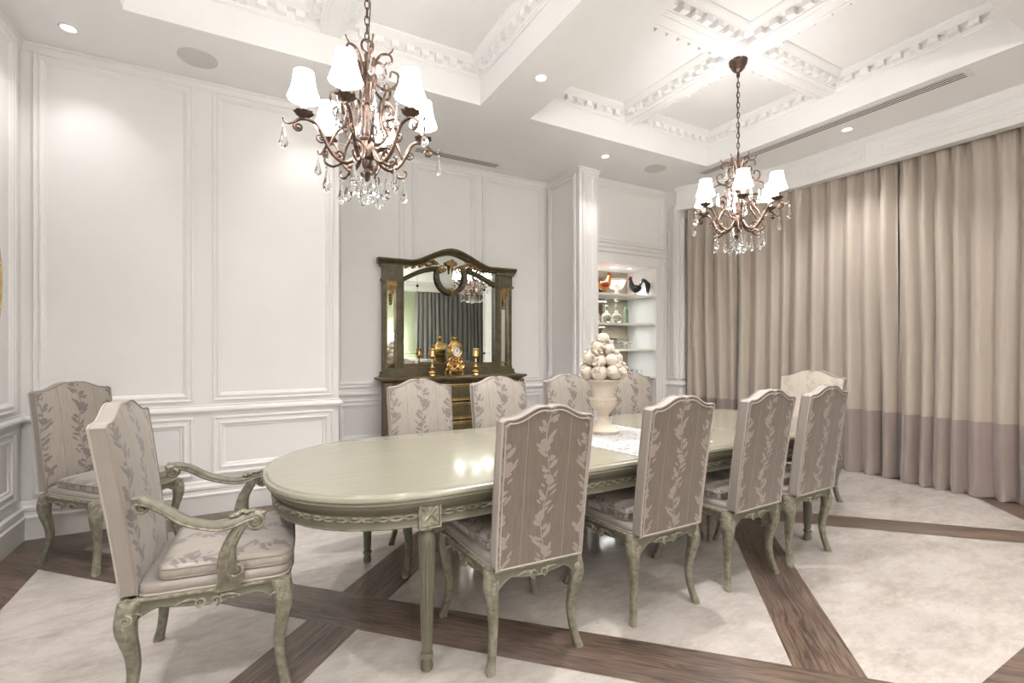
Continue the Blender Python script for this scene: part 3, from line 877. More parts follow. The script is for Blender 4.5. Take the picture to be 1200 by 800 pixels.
# twisted ribbon carved along the apron
ol = oval(IA - 0.003, 80)
L = []
for i in range(len(ol)):
    p, q = Vector(ol[i]), Vector(ol[(i + 1) % len(ol)])
    d = (q - p).length; k = max(1, int(d / 0.012))
    for j in range(k): L.append(p.lerp(q, j / k))
rb = MB(); acc = 0.0
for sg in (0, PI):
    pts = []; acc = 0
    for i, p in enumerate(L):
        if i: acc += (p - L[i - 1]).length
        pts.append(Vector((p.x, p.y, 0.668 + 0.0085 * math.sin(acc * 2 * PI / 0.11 + sg))))
    rb.tube(pts, 0.0042, 5, closed=True)
rb.build('ribbon_carving', M_GWOOD, apo, 50)
def flutes(a, z):
    if 0.095 < z < 0.555:
        k = min(1, (z - 0.095) / 0.02, (0.555 - z) / 0.02)
        return 1 - 0.13 * k * max(0.0, math.cos(a * 12)) ** 3
    return 1.0
for lx, ly in ((0.665 - TX, 1.945 - TY), (3.465 - TX, 1.945 - TY), (0.665 - TX, 3.095 - TY), (3.465 - TX, 3.095 - TY)):
    g = MB()
    g.lathe([(0.018, 0.0), (0.024, 0.006), (0.026, 0.02), (0.021, 0.045), (0.019, 0.052), (0.026, 0.056), (0.028, 0.064), (0.026, 0.073), (0.018, 0.078), (0.022, 0.086), (0.023, 0.096), (0.0235, 0.12), (0.028, 0.25), (0.033, 0.40), (0.037, 0.53), (0.037, 0.558), (0.034, 0.574), (0.026, 0.582), (0.022, 0.590), (0.034, 0.598), (0.038, 0.606), (0.032, 0.614)], 72, (lx, ly, 0), flutes)
    lo = None
    g.build('leg', M_GWOOD, tb, 35)
    b = MB()
    sy = 1 if ly > 0 else -1
    cy = ly + sy * 0.0
    b.box(lx - 0.047, lx + 0.047, ly - 0.045, ly + 0.045, 0.612, 0.728)
    for fy_ in (-1, 1):
        yy = ly + fy_ * 0.045
        b.frame((lx, yy, 0.671), (1, 0, 0), (0, 0, 1), (0, fy_, 0), -0.047, -0.058, 0.047, 0.056, [(0, 0), (0, 0.004), (0.008, 0.004), (0.010, 0.0)])
        for k in range(4):
            a = PI / 4 + k * PI / 2
            R = Vector((math.cos(a), 0, math.sin(a)))
            tpt = Vector((lx, yy, 0.671))
            b.tube([tpt, tpt + R * 0.026, tpt + R * 0.048], [0.004, 0.011, 0.003], 6)
        b.ball((lx, yy, 0.671), 0.01, 8, 6)
    b.build('leg_block', M_GWOOD, tb, 35)

# lace runner
rn = MB()
rw, rl = 0.345, 0.545
def scal(pts_n=26):
    out = []
    C = [(-rw, -rl), (rw, -rl), (rw, rl), (-rw, rl)]
    for i in range(4):
        p, q = Vector(C[i]), Vector(C[(i + 1) % 4]); d = (q - p); L_ = d.length; n = Vector((d.y, -d.x)).normalized()
        m = int(L_ / 0.05); K = m * 6
        for k in range(K):
            t = k / K
            out.append(p + d * t + n * (0.012 * abs(math.sin(PI * m * t))))
    return out
sp = scal()
rn.rings([[(p.x, p.y, 0.0002) for p in sp], [(p.x, p.y, 0.003) for p in sp], [(p.x * 0.9, p.y * 0.93, 0.0034) for p in sp]])
r_o = rn.build('lace_runner', M_LACE, None, 30)
r_o.location = (2.10, 2.475, TZ); r_o.rotation_euler = (0, 0, math.radians(9))
tag(r_o, 'white scalloped lace runner lying across the table under the urn', 'table runner')

# fruit urn
UX, UY = 2.13, 2.56
ur = thing('fruit_urn', 'cream ceramic urn heaped with a pyramid of fruit on the lace runner', 'urn', (UX, UY, TZ + 0.0036))
def ribs(a, z): return 1 + (0.018 * math.cos(a * 24) if 0.17 < z < 0.235 else 0.0)
MB().lathe([(0.001, 0.0), (0.108, 0.0), (0.112, 0.006), (0.112, 0.020), (0.104, 0.026), (0.086, 0.036), (0.062, 0.056), (0.042, 0.085), (0.034, 0.112), (0.036, 0.120), (0.044, 0.126), (0.046, 0.134), (0.052, 0.142), (0.074, 0.164), (0.087, 0.186), (0.091, 0.206), (0.089, 0.218), (0.094, 0.224), (0.092, 0.232), (0.080, 0.240), (0.078, 0.262), (0.082, 0.30), (0.094, 0.332), (0.118, 0.350), (0.126, 0.354), (0.126, 0.364), (0.118, 0.368), (0.08, 0.36), (0.001, 0.36)], 72, (0, 0, 0), ribs).build('urn', M_CERAMIC, ur)
def fruit(c, r, k):
    m = MB()
    def md(a, z): return 1 + 0.03 * math.cos(5 * a + k)
    prof = []
    for i in range(11):
        t = PI * i / 10
        prof.append((max(0.001, math.sin(t)) * r * (1 + 0.06 * math.cos(t)), -math.cos(t) * r * (0.92 if k % 3 else 1.05) + (r * 0.10 * math.exp(-((t - PI) / 0.35) ** 2) * -1)))
    m.lathe(prof, 20, (0, 0, 0), md)
    m.tube([(0, 0, r * 0.8), (0.004, 0, r * 1.02), (0.009, 0.002, r * 1.12)], 0.003, 5)
    n = Vector(c) - Vector((0, 0, 0.36)); n.normalize()
    M = Matrix.Translation(c) @ n.to_track_quat('Z', 'Y').to_matrix().to_4x4()
    m.xf(M); m.build('fruit', M_CERAMIC, ur, 50)
k = 0
for z, R, n, r, ph in ((0.412, 0.112, 7, 0.051, 0.2), (0.494, 0.088, 6, 0.049, 0.6), (0.572, 0.052, 4, 0.044, 0.15), (0.648, 0.0, 1, 0.046, 0)):
    for i in range(n):
        a = ph + 2 * PI * i / n
        fruit((R * math.cos(a), R * math.sin(a), z + 0.006 * ((i * 7) % 3 - 1)), r * (1 + 0.06 * ((i * 5) % 3 - 1)), k); k += 1
for z, R, n, ph in ((0.445, 0.140, 6, 0.62), (0.525, 0.108, 5, 1.15), (0.605, 0.056, 4, 0.9)):
    for i in range(n):
        a = ph + 2 * PI * i / n
        b = MB()
        for j in range(11):
            rr = random.uniform(0.009, 0.014)
            b.ball((R * math.cos(a) + random.uniform(-0.026, 0.026), R * math.sin(a) + random.uniform(-0.026, 0.026), z + random.uniform(-0.028, 0.024)), rr, 8, 6)
        b.build('berry_cluster', M_CERAMIC, ur, 50)
for z, R, n, ph in ((0.405, 0.14, 8, 0.0), (0.47, 0.122, 6, 0.2), (0.55, 0.09, 5, 0.5)):
    for i in range(n):
        a = ph + 2 * PI * i / n + 0.3
        l = MB(); rows = []
        for u in range(7):
            t = u / 6; w = 0.022 * math.sin(PI * min(t * 0.92 + 0.06, 1))
            rr = R + 0.012 * math.sin(PI * t); zz = z + 0.05 * (t - 0.3) - 0.03 * t * t
            rows.append([((rr + 0.006 * abs(v)) * math.cos(a + t * 0.35) - v * w * math.sin(a), (rr + 0.006 * abs(v)) * math.sin(a + t * 0.35) + v * w * math.cos(a), zz + 0.012 * abs(v)) for v in (-1, -0.5, 0, 0.5, 1)])
        l.grid(rows)
        lf = l.build('leaf', M_CERAMIC, ur, 60)
        md = lf.modifiers.new('thick', 'SOLIDIFY'); md.thickness = 0.004

# ---------------------------------------------------------------- chandeliers
def teardrop(mb, h, r, n=8):
    return mb.lathe([(0.0005, 0.0), (r * 0.25, -h * 0.05), (r * 0.55, -h * 0.40), (r, -h * 0.70), (r * 0.85, -h * 0.86), (r * 0.4, -h * 0.97), (0.0005, -h)], n)

def make_chandelier(name, label, loc, rz, ceil_z):
    """origin at the height of the drip pans"""
    root = thing(name, label, 'chandelier', loc, rz, 'copper chandeliers over the table')
    top = ceil_z - loc[2]
    st = MB()
    st.lathe([(0.001, -0.265), (0.008, -0.262), (0.012, -0.25), (0.03, -0.235), (0.034, -0.225), (0.018, -0.215), (0.014, -0.20), (0.022, -0.19), (0.026, -0.17), (0.022, -0.155), (0.036, -0.145), (0.042, -0.12), (0.044, -0.09), (0.036, -0.065), (0.042, -0.055), (0.042, -0.045), (0.024, -0.035), (0.012, -0.015), (0.008, 0.02), (0.009, 0.10), (0.012, 0.128), (0.022, 0.135), (0.024, 0.142), (0.014, 0.15), (0.012, 0.165), (0.014, 0.25), (0.012, 0.36), (0.016, 0.385), (0.010, 0.40), (0.001, 0.41)], 20)
    st.build('stem', M_BRONZE, root)
    # chain and canopy
    ch = MB(); z = 0.405
    ch.tube([Vector((0.028 * math.cos(a), 0, z + 0.03 + 0.034 * math.sin(a))) for a in [2 * PI * i / 18 for i in range(18)]], 0.006, 6, closed=True)
    z += 0.055; k = 0
    while z < top - 0.11:
        u = Vector((1, 0, 0)) if k % 2 == 0 else Vector((0, 1, 0))
        ch.tube([u * (0.011 * math.cos(a)) + Vector((0, 0, z + 0.022 + 0.027 * math.sin(a))) for a in [2 * PI * i / 12 for i in range(12)]], 0.0034, 5, closed=True)
        z += 0.042; k += 1
    ch.tube([(0.004, 0.004, 0.42), (0.016, -0.008, 0.42 + (top - 0.5) * 0.3), (-0.01, 0.008, 0.42 + (top - 0.5) * 0.6), (0.012, 0.0, top - 0.1), (0, 0, top - 0.05)], 0.0028, 5)
    ch.build('chain', M_BRONZED, root)
    MB().lathe([(0.001, top - 0.13), (0.010, top - 0.128), (0.012, top - 0.10), (0.03, top - 0.09), (0.052, top - 0.066), (0.060, top - 0.04), (0.068, top - 0.034), (0.072, top - 0.012), (0.072, top - 0.0005), (0.001, top - 0.0005)], 28).build('canopy', M_BRONZE, root)
    def RZ(a, r, zz): return Vector((r * math.cos(a), r * math.sin(a), zz))
    drop = None
    for i in range(6):
        a = i * PI / 3
        U = Vector((math.cos(a), math.sin(a), 0)); W = Vector((0, 0, 1))
        arm = MB()
        pts = catmull([RZ(a, 0.035, -0.10), RZ(a, 0.07, -0.165), RZ(a, 0.12, -0.185), RZ(a, 0.17, -0.15), RZ(a, 0.205, -0.09), RZ(a, 0.235, -0.03), RZ(a, 0.275, -0.008), RZ(a, 0.315, -0.012), RZ(a, 0.345, -0.035)], 5)
        arm.tube(pts, [0.010, 0.011, 0.010, 0.010, 0.009, 0.009, 0.009, 0.008, 0.006], 8)
        arm.tube(spiral(RZ(a, 0.325, -0.052), 0.022, 0.005, 0.5, -1.5, U, W, 18), [0.007, 0.005, 0.006], 6)
        arm.tube(catmull([RZ(a, 0.335, -0.025), RZ(a, 0.365, -0.045), RZ(a, 0.385, -0.04), RZ(a, 0.392, -0.022)], 4), [0.006, 0.004, 0.005], 6)
        arm.tube(spiral(RZ(a, 0.14, -0.155), 0.03, 0.006, -PI / 2, -1.4, U, W, 18), [0.008, 0.006, 0.005], 6)
        arm.tube(catmull([RZ(a, 0.12, -0.185), RZ(a, 0.165, -0.215), RZ(a, 0.20, -0.205), RZ(a, 0.205, -0.18), RZ(a, 0.188, -0.175)], 4), [0.008, 0.006, 0.004], 6)
        arm.tube(spiral(RZ(a, 0.225, -0.085), 0.026, 0.005, PI, 1.3, U, W, 16), [0.006, 0.004, 0.005], 6)
        # inner C scroll rising from the arm towards the stem
        arm.tube(catmull([RZ(a, 0.185, -0.12), RZ(a, 0.155, -0.05), RZ(a, 0.115, 0.0), RZ(a, 0.105, 0.06), RZ(a, 0.135, 0.09), RZ(a, 0.165, 0.07), RZ(a, 0.16, 0.04), RZ(a, 0.142, 0.045)], 5), [0.006, 0.008, 0.007, 0.006, 0.005], 6)
        ao = arm.build('arm', M_BRONZE, root, 50)
        def scal_mod(q, zz): return 1 + 0.09 * math.cos(8 * q)
        pan = MB().lathe([(0.006, -0.012), (0.012, -0.004), (0.030, 0.006), (0.043, 0.018), (0.045, 0.022), (0.042, 0.022), (0.026, 0.012), (0.012, 0.010), (0.001, 0.010)], 40, RZ(a, 0.30, 0), scal_mod)
        pan.build('drip_pan', M_BRONZED, ao, 50)
        MB().lathe([(0.011, 0.01), (0.012, 0.014), (0.012, 0.105), (0.009, 0.11), (0.001, 0.11)], 14, RZ(a, 0.30, 0)).build('candle_sleeve', M_CANDLE, ao)
        sh = MB()
        prof = [(0.076, 0.088), (0.070, 0.104), (0.062, 0.125), (0.055, 0.15), (0.049, 0.185), (0.046, 0.217)]
        sh.lathe(prof + [(r_ - 0.0015, z_) for r_, z_ in prof[::-1]], 32, RZ(a, 0.30, 0), cap=False)
        n = len(sh.v)
        so = sh.build('lamp_shade', M_SHADE, ao, 50, label='glowing white bell shade')
        tr = MB()
        for r_, z_ in ((0.0765, 0.089), (0.0465, 0.217)):
            tr = MB(); tr.tube([RZ(a, 0.30, 0) + Vector((r_ * math.cos(q), r_ * math.sin(q), z_)) for q in [2 * PI * j / 32 for j in range(32)]], 0.0018, 5, closed=True)
            tr.build('shade_trim', M_SHADETRIM, ao)
        l = bpy.data.lights.new('candle_bulb', 'POINT'); l.energy = CHANDELIER_W; l.color = (1, 0.96, 0.93); l.shadow_soft_size = 0.02
        lo = bpy.data.objects.new('candle_bulb', l); lo.location = RZ(a, 0.30, 0.15); link(lo, root)
        # top scrolls
        b = a + PI / 6
        U = Vector((math.cos(b), math.sin(b), 0))
        ts = MB()
        ts.tube(catmull([RZ(b, 0.012, 0.22), RZ(b, 0.032, 0.32), RZ(b, 0.068, 0.385), RZ(b, 0.115, 0.388), RZ(b, 0.13, 0.355), RZ(b, 0.108, 0.338)], 5), [0.007, 0.008, 0.006, 0.005], 6)
        ts.tube(catmull([RZ(b, 0.11, 0.388), RZ(b, 0.13, 0.408), RZ(b, 0.137, 0.422)], 4), [0.005, 0.003], 6)
        ts.tube(catmull([RZ(b, 0.018, 0.30), RZ(b, 0.05, 0.235), RZ(b, 0.105, 0.205), RZ(b, 0.155, 0.235), RZ(b, 0.16, 0.285), RZ(b, 0.128, 0.30), RZ(b, 0.118, 0.27)], 5), [0.006, 0.008, 0.006, 0.005], 6)
        ts.tube(catmull([RZ(b, 0.10, 0.205), RZ(b, 0.145, 0.21), RZ(b, 0.185, 0.19), RZ(b, 0.19, 0.15), RZ(b, 0.165, 0.145)], 5), [0.006, 0.007, 0.004], 6)
        ts.tube(catmull([RZ(b, 0.10, 0.205), RZ(b, 0.085, 0.15), RZ(b, 0.09, 0.07), RZ(b, 0.12, 0.0), RZ(b, 0.08, -0.06), RZ(b, 0.038, -0.075)], 5), [0.006, 0.007, 0.006, 0.007], 6)
        ts.tube(spiral(RZ(b, 0.105, 0.03), 0.035, 0.006, -PI / 2, 1.4, U, W, 16), [0.006, 0.005, 0.004], 6)
        ts.build('scroll', M_BRONZE, root, 50)
    # crystals
    spots = []
    for i in range(6):
        a = i * PI / 3
        spots.append((RZ(a, 0.390, -0.045), 0.10, 0.020)); spots.append((RZ(a, 0.195, -0.215), 0.11, 0.021))
        spots.append((RZ(a + PI / 6, 0.155, 0.145), 0.095, 0.016)); spots.append((RZ(a + PI / 6, 0.09, 0.335), 0.075, 0.014))
        spots.append((RZ(a + PI / 6, 0.10, -0.235), 0.105, 0.021)); spots.append((RZ(a, 0.05, -0.23), 0.09, 0.018))
    me = {}
    for p, h, r in spots:
        if (h, r) not in me:
            m = MB(); m.ball((0, 0, -0.012), 0.007, 8, 6); m.tube([(0, 0, 0.0), (0, 0, -0.03)], 0.0014, 5)
            teardrop(m, h, r); m.v = [v for v in m.v]
            off = len(m.v) - 7 * 8
            m.xf(Matrix.Translation((0, 0, -0.024)), off)
            o = m.build('crystal_drop', M_GLASS, root, 12); me[(h, r)] = o
            o.location = p
        else:
            c = me[(h, r)].copy(); COL.objects.link(c); c.parent = root; c.location = p
    b = MB(); b.tube([(0, 0, -0.262), (0, 0, -0.305)], 0.002, 5); b.ball((0, 0, -0.29), 0.008, 8, 6); b.ball((0, 0, -0.345), 0.036, 12, 8)
    b.build('crystal_ball', M_GLASS, root, 12)
    return root
make_chandelier('chandelier', 'copper chandelier with white shades hanging over the near left end of the table', (0.54, 2.52, 2.48), 0.0, 3.745)
make_chandelier('chandelier', 'copper chandelier with white shades hanging before the curtains over the far table end', (3.58, 2.573, 2.515), math.radians(42), 3.745)

# ---------------------------------------------------------------- curtains
def curt_path():
    pts = [(5.80, 0.3), (5.80, 1.2), (5.80, 2.0), (5.81, 2.5), (5.79, 2.8), (5.72, 3.2), (5.60, 3.6), (5.46, 3.95), (5.32, 4.28), (5.24, 4.52)]
    P_ = catmull([(x, y, 0) for x, y in pts], 20)
    out = [(P_[0], 0.0)]
    for a, b in zip(P_, P_[1:]): out.append((b, out[-1][1] + (b - a).length))
    return out
CP = curt_path(); CLEN = CP[-1][1]
def cp_at(s):
    for (a, sa), (b, sb) in zip(CP, CP[1:]):
        if sb >= s:
            t = (s - sa) / max(sb - sa, 1e-9); d = (b - a).normalized(); return a.lerp(b, t), Vector((-d.y, d.x, 0))
    d = (CP[-1][0] - CP[-2][0]).normalized(); return CP[-1][0], Vector((-d.y, d.x, 0))
def make_curtain(label, s0, s1, seed, mat, matb, zt=3.26, zh=0.685, path=cp_at, amp=0.12, group='floor length curtains along the right wall', name='curtain'):
    rnd = random.Random(seed)
    root = thing(name, label, 'curtain', (0, 0, 0), 0, group)
    N = int((s1 - s0) / 0.012)
    # irregular fold phase
    ph = [0.0]; x = s0
    knots = [0.0]
    while knots[-1] < s1 - s0: knots.append(knots[-1] + rnd.uniform(0.105, 0.19))
    amps = [rnd.uniform(0.6, 1.25) for _ in knots]
    def fold(s):
        for k in range(len(knots) - 1):
            if knots[k + 1] >= s:
                t = (s - knots[k]) / (knots[k + 1] - knots[k])
                a_ = amps[k]
                return a_ * (0.5 - 0.5 * math.cos(2 * PI * t)) ** 0.8 - 0.45 * a_
        return 0
    zs_h = [0.006, 0.02, 0.06, 0.15, 0.3, 0.5, zh]; zs_m = [zh, 0.9, 1.2, 1.6, 2.0, 2.4, 2.8, 3.05, 3.15, zt]
    def row(z):
        out = []
        for i in range(N + 1):
            s = (s1 - s0) * i / N
            p, n = path(s0 + s)
            t = z / zt
            f = fold(s + 0.012 * math.sin(z * 1.7 + s * 3))
            pinch = 0.55 * math.sin((s) * 2 * PI / 0.052) * max(0, (t - 0.93) / 0.07) * 0.35
            q = p + n * (amp * (f * (1.0 - 0.15 * t) + pinch + 0.25 * math.sin(s * 5.2 + seed + z * 0.8) * (1 - t)) + (0.02 * max(0, 0.06 - z) / 0.06 * math.sin(s * 60)))
            out.append((q.x, q.y, z + (0.008 * math.sin(s * 47) if z < 0.05 else 0) * 0.6))
        return out
    b = MB().grid([row(z) for z in zs_m]).build('drape', mat, root, 80)
    if matb: MB().grid([row(z) for z in zs_h]).build('hem_band', matb, root, 80, label='mauve brown hem band')
    for c in root.children:
        md = c.modifiers.new('cloth', 'SOLIDIFY'); md.thickness = 0.004; md.offset = 0
    return root
make_curtain('narrow oatmeal linen curtain panel beside the niche, behind the far chandelier', 3.698, CLEN, 3, M_CURT, M_HEM)
make_curtain('oatmeal linen curtain panel directly behind the pale far armchair', 2.078, 3.685, 5, M_CURT, M_HEM)
make_curtain('oatmeal linen curtain panel at the open floor on the right, with mauve hem', 0.0, 2.068, 11, M_CURT, M_HEM)

# ---------------------------------------------------------------- sideboard and mirror
SX = 2.09
sbd = thing('sideboard', 'antique dark green commode with gilt drawers under the mirror', 'sideboard', (SX, WR0, 0))
def front_y(u, base_=-0.30):       # serpentine front, u -1..1
    a = abs(u)
    bow = 0.13 * (1 - min(1, a / 0.72) ** 2) if a < 0.72 else 0.0
    return base_ - bow
def plan(hw, dy):
    n = 40
    pts = [(hw, -0.032), (-hw, -0.032)]
    for i in range(n + 1):
        u = -1 + 2 * i / n
        pts.append((u * hw, front_y(u) - dy))
    return pts
body = MB(); body.prism(plan(0.80, 0.0), 0.10, 0.975); body.build('carcass', M_SIDEG, sbd)
tpb = MB()
def pr(hw, dy, z): return [(x, y, z) for x, y in plan(hw, dy)]
tpb.rings([pr(0.81, 0.005, 0.972), pr(0.83, 0.02, 0.985), pr(0.84, 0.03, 0.99), pr(0.875, 0.04, 1.005), pr(0.88, 0.045, 1.014), pr(0.88, 0.045, 1.024), pr(0.865, 0.03, 1.03)])
tpb.build('top', M_SIDEB, sbd)
for k in range(4):
    z0 = 0.15 + k * 0.205; z1 = z0 + 0.185
    d = MB(); rows = []
    def face(z, off):
        return [(u * 0.50, front_y(u * 0.62) - off, z) for u in [-1 + 2 * i / 24 for i in range(25)]]
    d.grid([face(z0, 0.0), face(z0, 0.014), face(z1, 0.014), face(z1, 0.0)])
    do = d.build('drawer', M_SIDEG, sbd)
    g = MB()
    for z in (z0 + 0.008, z1 - 0.008, z0 + 0.026, z1 - 0.026):
        g.tube([Vector(p) for p in face(z, 0.016)], 0.008 if z in (z0 + 0.008, z1 - 0.008) else 0.004, 6)
    for sx in (-1, 1): g.tube([(sx * 0.50, front_y(0.62) - 0.016, z0 + 0.01), (sx * 0.50, front_y(0.62) - 0.016, z1 - 0.01)], 0.006, 6)
    g.build('gilt_moulding', M_GOLDP, do)
    for sx in (-1, 1):
        h = MB(); yy = front_y(sx * 0.33) - 0.02
        h.tube(catmull([(sx * 0.27 - 0.05, yy, z0 + 0.10), (sx * 0.27 - 0.03, yy - 0.02, z0 + 0.085), (sx * 0.27 + 0.03, yy - 0.02, z0 + 0.085), (sx * 0.27 + 0.05, yy, z0 + 0.10)], 4), 0.005, 6)
        h.ball((sx * 0.27 - 0.05, yy, z0 + 0.10), 0.012, 8, 6); h.ball((sx * 0.27 + 0.05, yy, z0 + 0.10), 0.012, 8, 6)
        h.build('handle', M_GOLD, do)
for sx in (-1, 1):
    p = MB()
    p.box(sx * 0.80 - 0.03, sx * 0.80 + 0.03, -0.335, -0.275, 0.06, 0.90); p.box(sx * 0.80 - 0.038, sx * 0.80 + 0.038, -0.345, -0.27, 0.90, 0.975); p.box(sx * 0.80 - 0.038, sx * 0.80 + 0.038, -0.345, -0.27, 0.0, 0.10)
    for q in (-0.016, 0.0, 0.016): p.box(sx * 0.80 + q - 0.004, sx * 0.80 + q + 0.004, -0.34, -0.33, 0.14, 0.88)
    p.build('pilaster', M_SIDEB, sbd)
    g = MB(); g.box(sx * 0.66 - 0.008, sx * 0.66 + 0.008, -0.315, -0.30, 0.14, 0.93); g.box(sx * 0.745 - 0.008, sx * 0.745 + 0.008, -0.315, -0.30, 0.14, 0.93); g.build('gilt_strip', M_GOLDP, sbd)
    for yb in (-0.30, -0.06):
        MB().lathe([(0.02, 0.0), (0.034, 0.012), (0.036, 0.04), (0.028, 0.07), (0.03, 0.105)], 16, (sx * 0.76, yb, 0)).build('foot', M_SIDEB, sbd)

MZ = 1.031
mr = thing('overmantel_mirror', 'large antique mirror with arched dark green and gilt frame above the sideboard', 'mirror', (SX, WR0, MZ))
HWm = 0.80
def arch(u, zend, zpk, flat=0.62):
    a = abs(u)
    if a >= flat: return zend
    t = 1 - a / flat
    t = t * t * (3 - 2 * t)
    return zend + (zpk - zend) * (t ** 0.85)
bk = MB(); n = 40
top_l = [(-HWm + 0.02 + (2 * HWm - 0.04) * i / n) for i in range(n + 1)]
outl = [(HWm - 0.02, 0.06), (-HWm + 0.02, 0.06)] + [(x, arch(x / HWm, 1.24, 1.40)) for x in top_l]
bk.rings([[(x, -0.03, z) for x, z in outl], [(x, -0.05, z) for x, z in outl]])
bk.build('backboard', M_SIDEB, mr)
gl = MB()
outl2 = [(x * 0.985, z - 0.004 if z > 0.1 else z) for x, z in outl]
gl.rings([[(x, -0.051, z) for x, z in outl2], [(x, -0.054, z) for x, z in outl2]])
mg = gl.build('mirror_glass', M_MIRROR, mr)
ln = MB()
for x in (-0.40, 0.44): ln.box(x - 0.0015, x + 0.0015, -0.0555, -0.054, 0.13, 1.13)
ln.box(-0.56, 0.56, -0.0555, -0.054, 0.245, 0.248); ln.box(-0.56, 0.56, -0.0555, -0.054, 1.02, 1.023)
ln.build('glass_joint', new_mat('joint', (0.25, 0.26, 0.23), 0.3, 0.5), mg)
for x in (-0.40, 0.44):
    for z in (0.247, 1.02):
        MB().ball((x, -0.06, z), 0.016, 10, 6, (1, 0.6, 1)).build('rosette', M_BRONZED, mg)
bs = MB(); bs.box(-HWm - 0.02, HWm + 0.02, -0.13, -0.03, 0.0, 0.055); bs.box(-HWm, HWm, -0.115, -0.03, 0.055, 0.09); bs.box(-HWm - 0.03, HWm + 0.03, -0.14, -0.03, 0.0, 0.015)
bs.build('base_rail', M_SIDEG, mr)
b2 = MB(); b2.box(-0.58, 0.58, -0.10, -0.055, 0.09, 0.125); b2.tube([(-0.58, -0.10, 0.128), (0.58, -0.10, 0.128)], 0.008, 6); b2.build('lower_rail', M_SIDEB, mr)
for sx in (-1, 1):
    o_ = MB(); o_.box(sx * 0.78 - 0.024, sx * 0.78 + 0.024, -0.095, -0.05, 0.09, 1.24); o_.build('outer_stile', M_SIDEG, mr)
    o_ = MB(); o_.box(sx * 0.615 - 0.042, sx * 0.615 + 0.042, -0.095, -0.05, 0.09, 1.24)
    o_.tube([(sx * 0.575, -0.096, 0.10), (sx * 0.575, -0.096, 1.1)], 0.009, 6); o_.tube([(sx * 0.60, -0.096, 0.10), (sx * 0.60, -0.096, 1.1)], 0.005, 6)
    io = o_.build('inner_stile', M_SIDEG, mr)
    g = MB()
    for xx in (0.655, 0.757): g.tube([(sx * xx, -0.094, 0.10), (sx * xx, -0.094, 1.05)], 0.006, 6)
    g.tube(catmull([(sx * 0.655, -0.094, 0.10), (sx * 0.68, -0.094, 0.125), (sx * 0.705, -0.094, 0.14), (sx * 0.73, -0.094, 0.125), (sx * 0.757, -0.094, 0.10)], 4), 0.008, 6)
    g.build('gilt_edge', M_GOLDP, io)
    cpl = MB(); cpl.box(sx * 0.705 - 0.115, sx * 0.705 + 0.115, -0.115, -0.05, 1.05, 1.075); cpl.box(sx * 0.705 - 0.10, sx * 0.705 + 0.10, -0.105, -0.05, 1.075, 1.205); cpl.box(sx * 0.705 - 0.055, sx * 0.705 + 0.055, -0.112, -0.10, 1.095, 1.185)
    cpl.box(sx * 0.705 - 0.125, sx * 0.705 + 0.125, -0.12, -0.05, 1.205, 1.235)
    co = cpl.build('capital', M_SIDEG, mr)
    cb = MB()
    cb.rings([[(sx * 0.705 + dx * w, -0.055 - d * dy, z) for dx, dy in ((-1, 0), (-1, 1), (1, 1), (1, 0))] for z, w, d in ((1.05, 0.06, 0.055), (1.0, 0.045, 0.05), (0.95, 0.028, 0.035), (0.91, 0.02, 0.02))])
    for q in range(5): cb.ball((sx * 0.705, -0.075, 0.935 - q * 0.033), 0.021 - q * 0.002, 10, 8, (1, 0.8, 1.1))
    cb.ball((sx * 0.705, -0.09, 1.01), 0.028, 10, 8, (1, 0.8, 1))
    cb.build('corbel', M_GOLDP, co)
# cornice
cn = MB(); R = []; nn = 64
for i in range(nn + 1):
    x = -HWm - 0.055 + (2 * HWm + 0.11) * i / nn
    z = arch(x / HWm, 1.235, 1.405)
    R.append([(x, -0.04, z), (x, -0.105, z), (x, -0.115, z + 0.012), (x, -0.11, z + 0.02), (x, -0.135, z + 0.034), (x, -0.145, z + 0.05), (x, -0.14, z + 0.062), (x, -0.04, z + 0.066)])
cn.rings(R)
cor = cn.build('cornice', M_SIDEG, mr)
bd = MB()
for i in range(72):
    x = -HWm - 0.045 + (2 * HWm + 0.09) * i / 71
    bd.ball((x, -0.141, arch(x / HWm, 1.235, 1.405) + 0.05), 0.011, 7, 5, (1, 0.8, 1.2))
bd.build('carved_edge', M_SIDEB, cor)
# inner arched rail with the central cartouche
ar = MB(); R = []
for sgn in (-1, 1):
    R = []
    for i in range(25):
        x = sgn * (0.58 - 0.43 * i / 24)
        z = 1.055 + 0.125 * (1 - abs(x) / 0.58) ** 0.8 * 1.35
        z = 1.045 + 0.155 * math.sin(PI / 2 * min(1, (0.58 - abs(x)) / 0.43))
        R.append([(x, -0.052, z), (x, -0.085, z + 0.004), (x, -0.098, z + 0.016), (x, -0.09, z + 0.03), (x, -0.10, z + 0.04), (x, -0.09, z + 0.055), (x, -0.052, z + 0.058)])
    ar.rings(R)
U_ = catmull([(-0.16, -0.08, 1.23), (-0.175, -0.085, 1.17), (-0.165, -0.09, 1.09), (-0.12, -0.095, 1.01), (-0.05, -0.098, 0.965), (0, -0.10, 0.955), (0.05, -0.098, 0.965), (0.12, -0.095, 1.01), (0.165, -0.09, 1.09), (0.175, -0.085, 1.17), (0.16, -0.08, 1.23)], 6)
ar.tube(U_, 0.026, 10); ar.tube([p + Vector((0, -0.024, 0)) for p in U_], 0.008, 6)
aro = ar.build('arched_rail', M_SIDEG, mr)
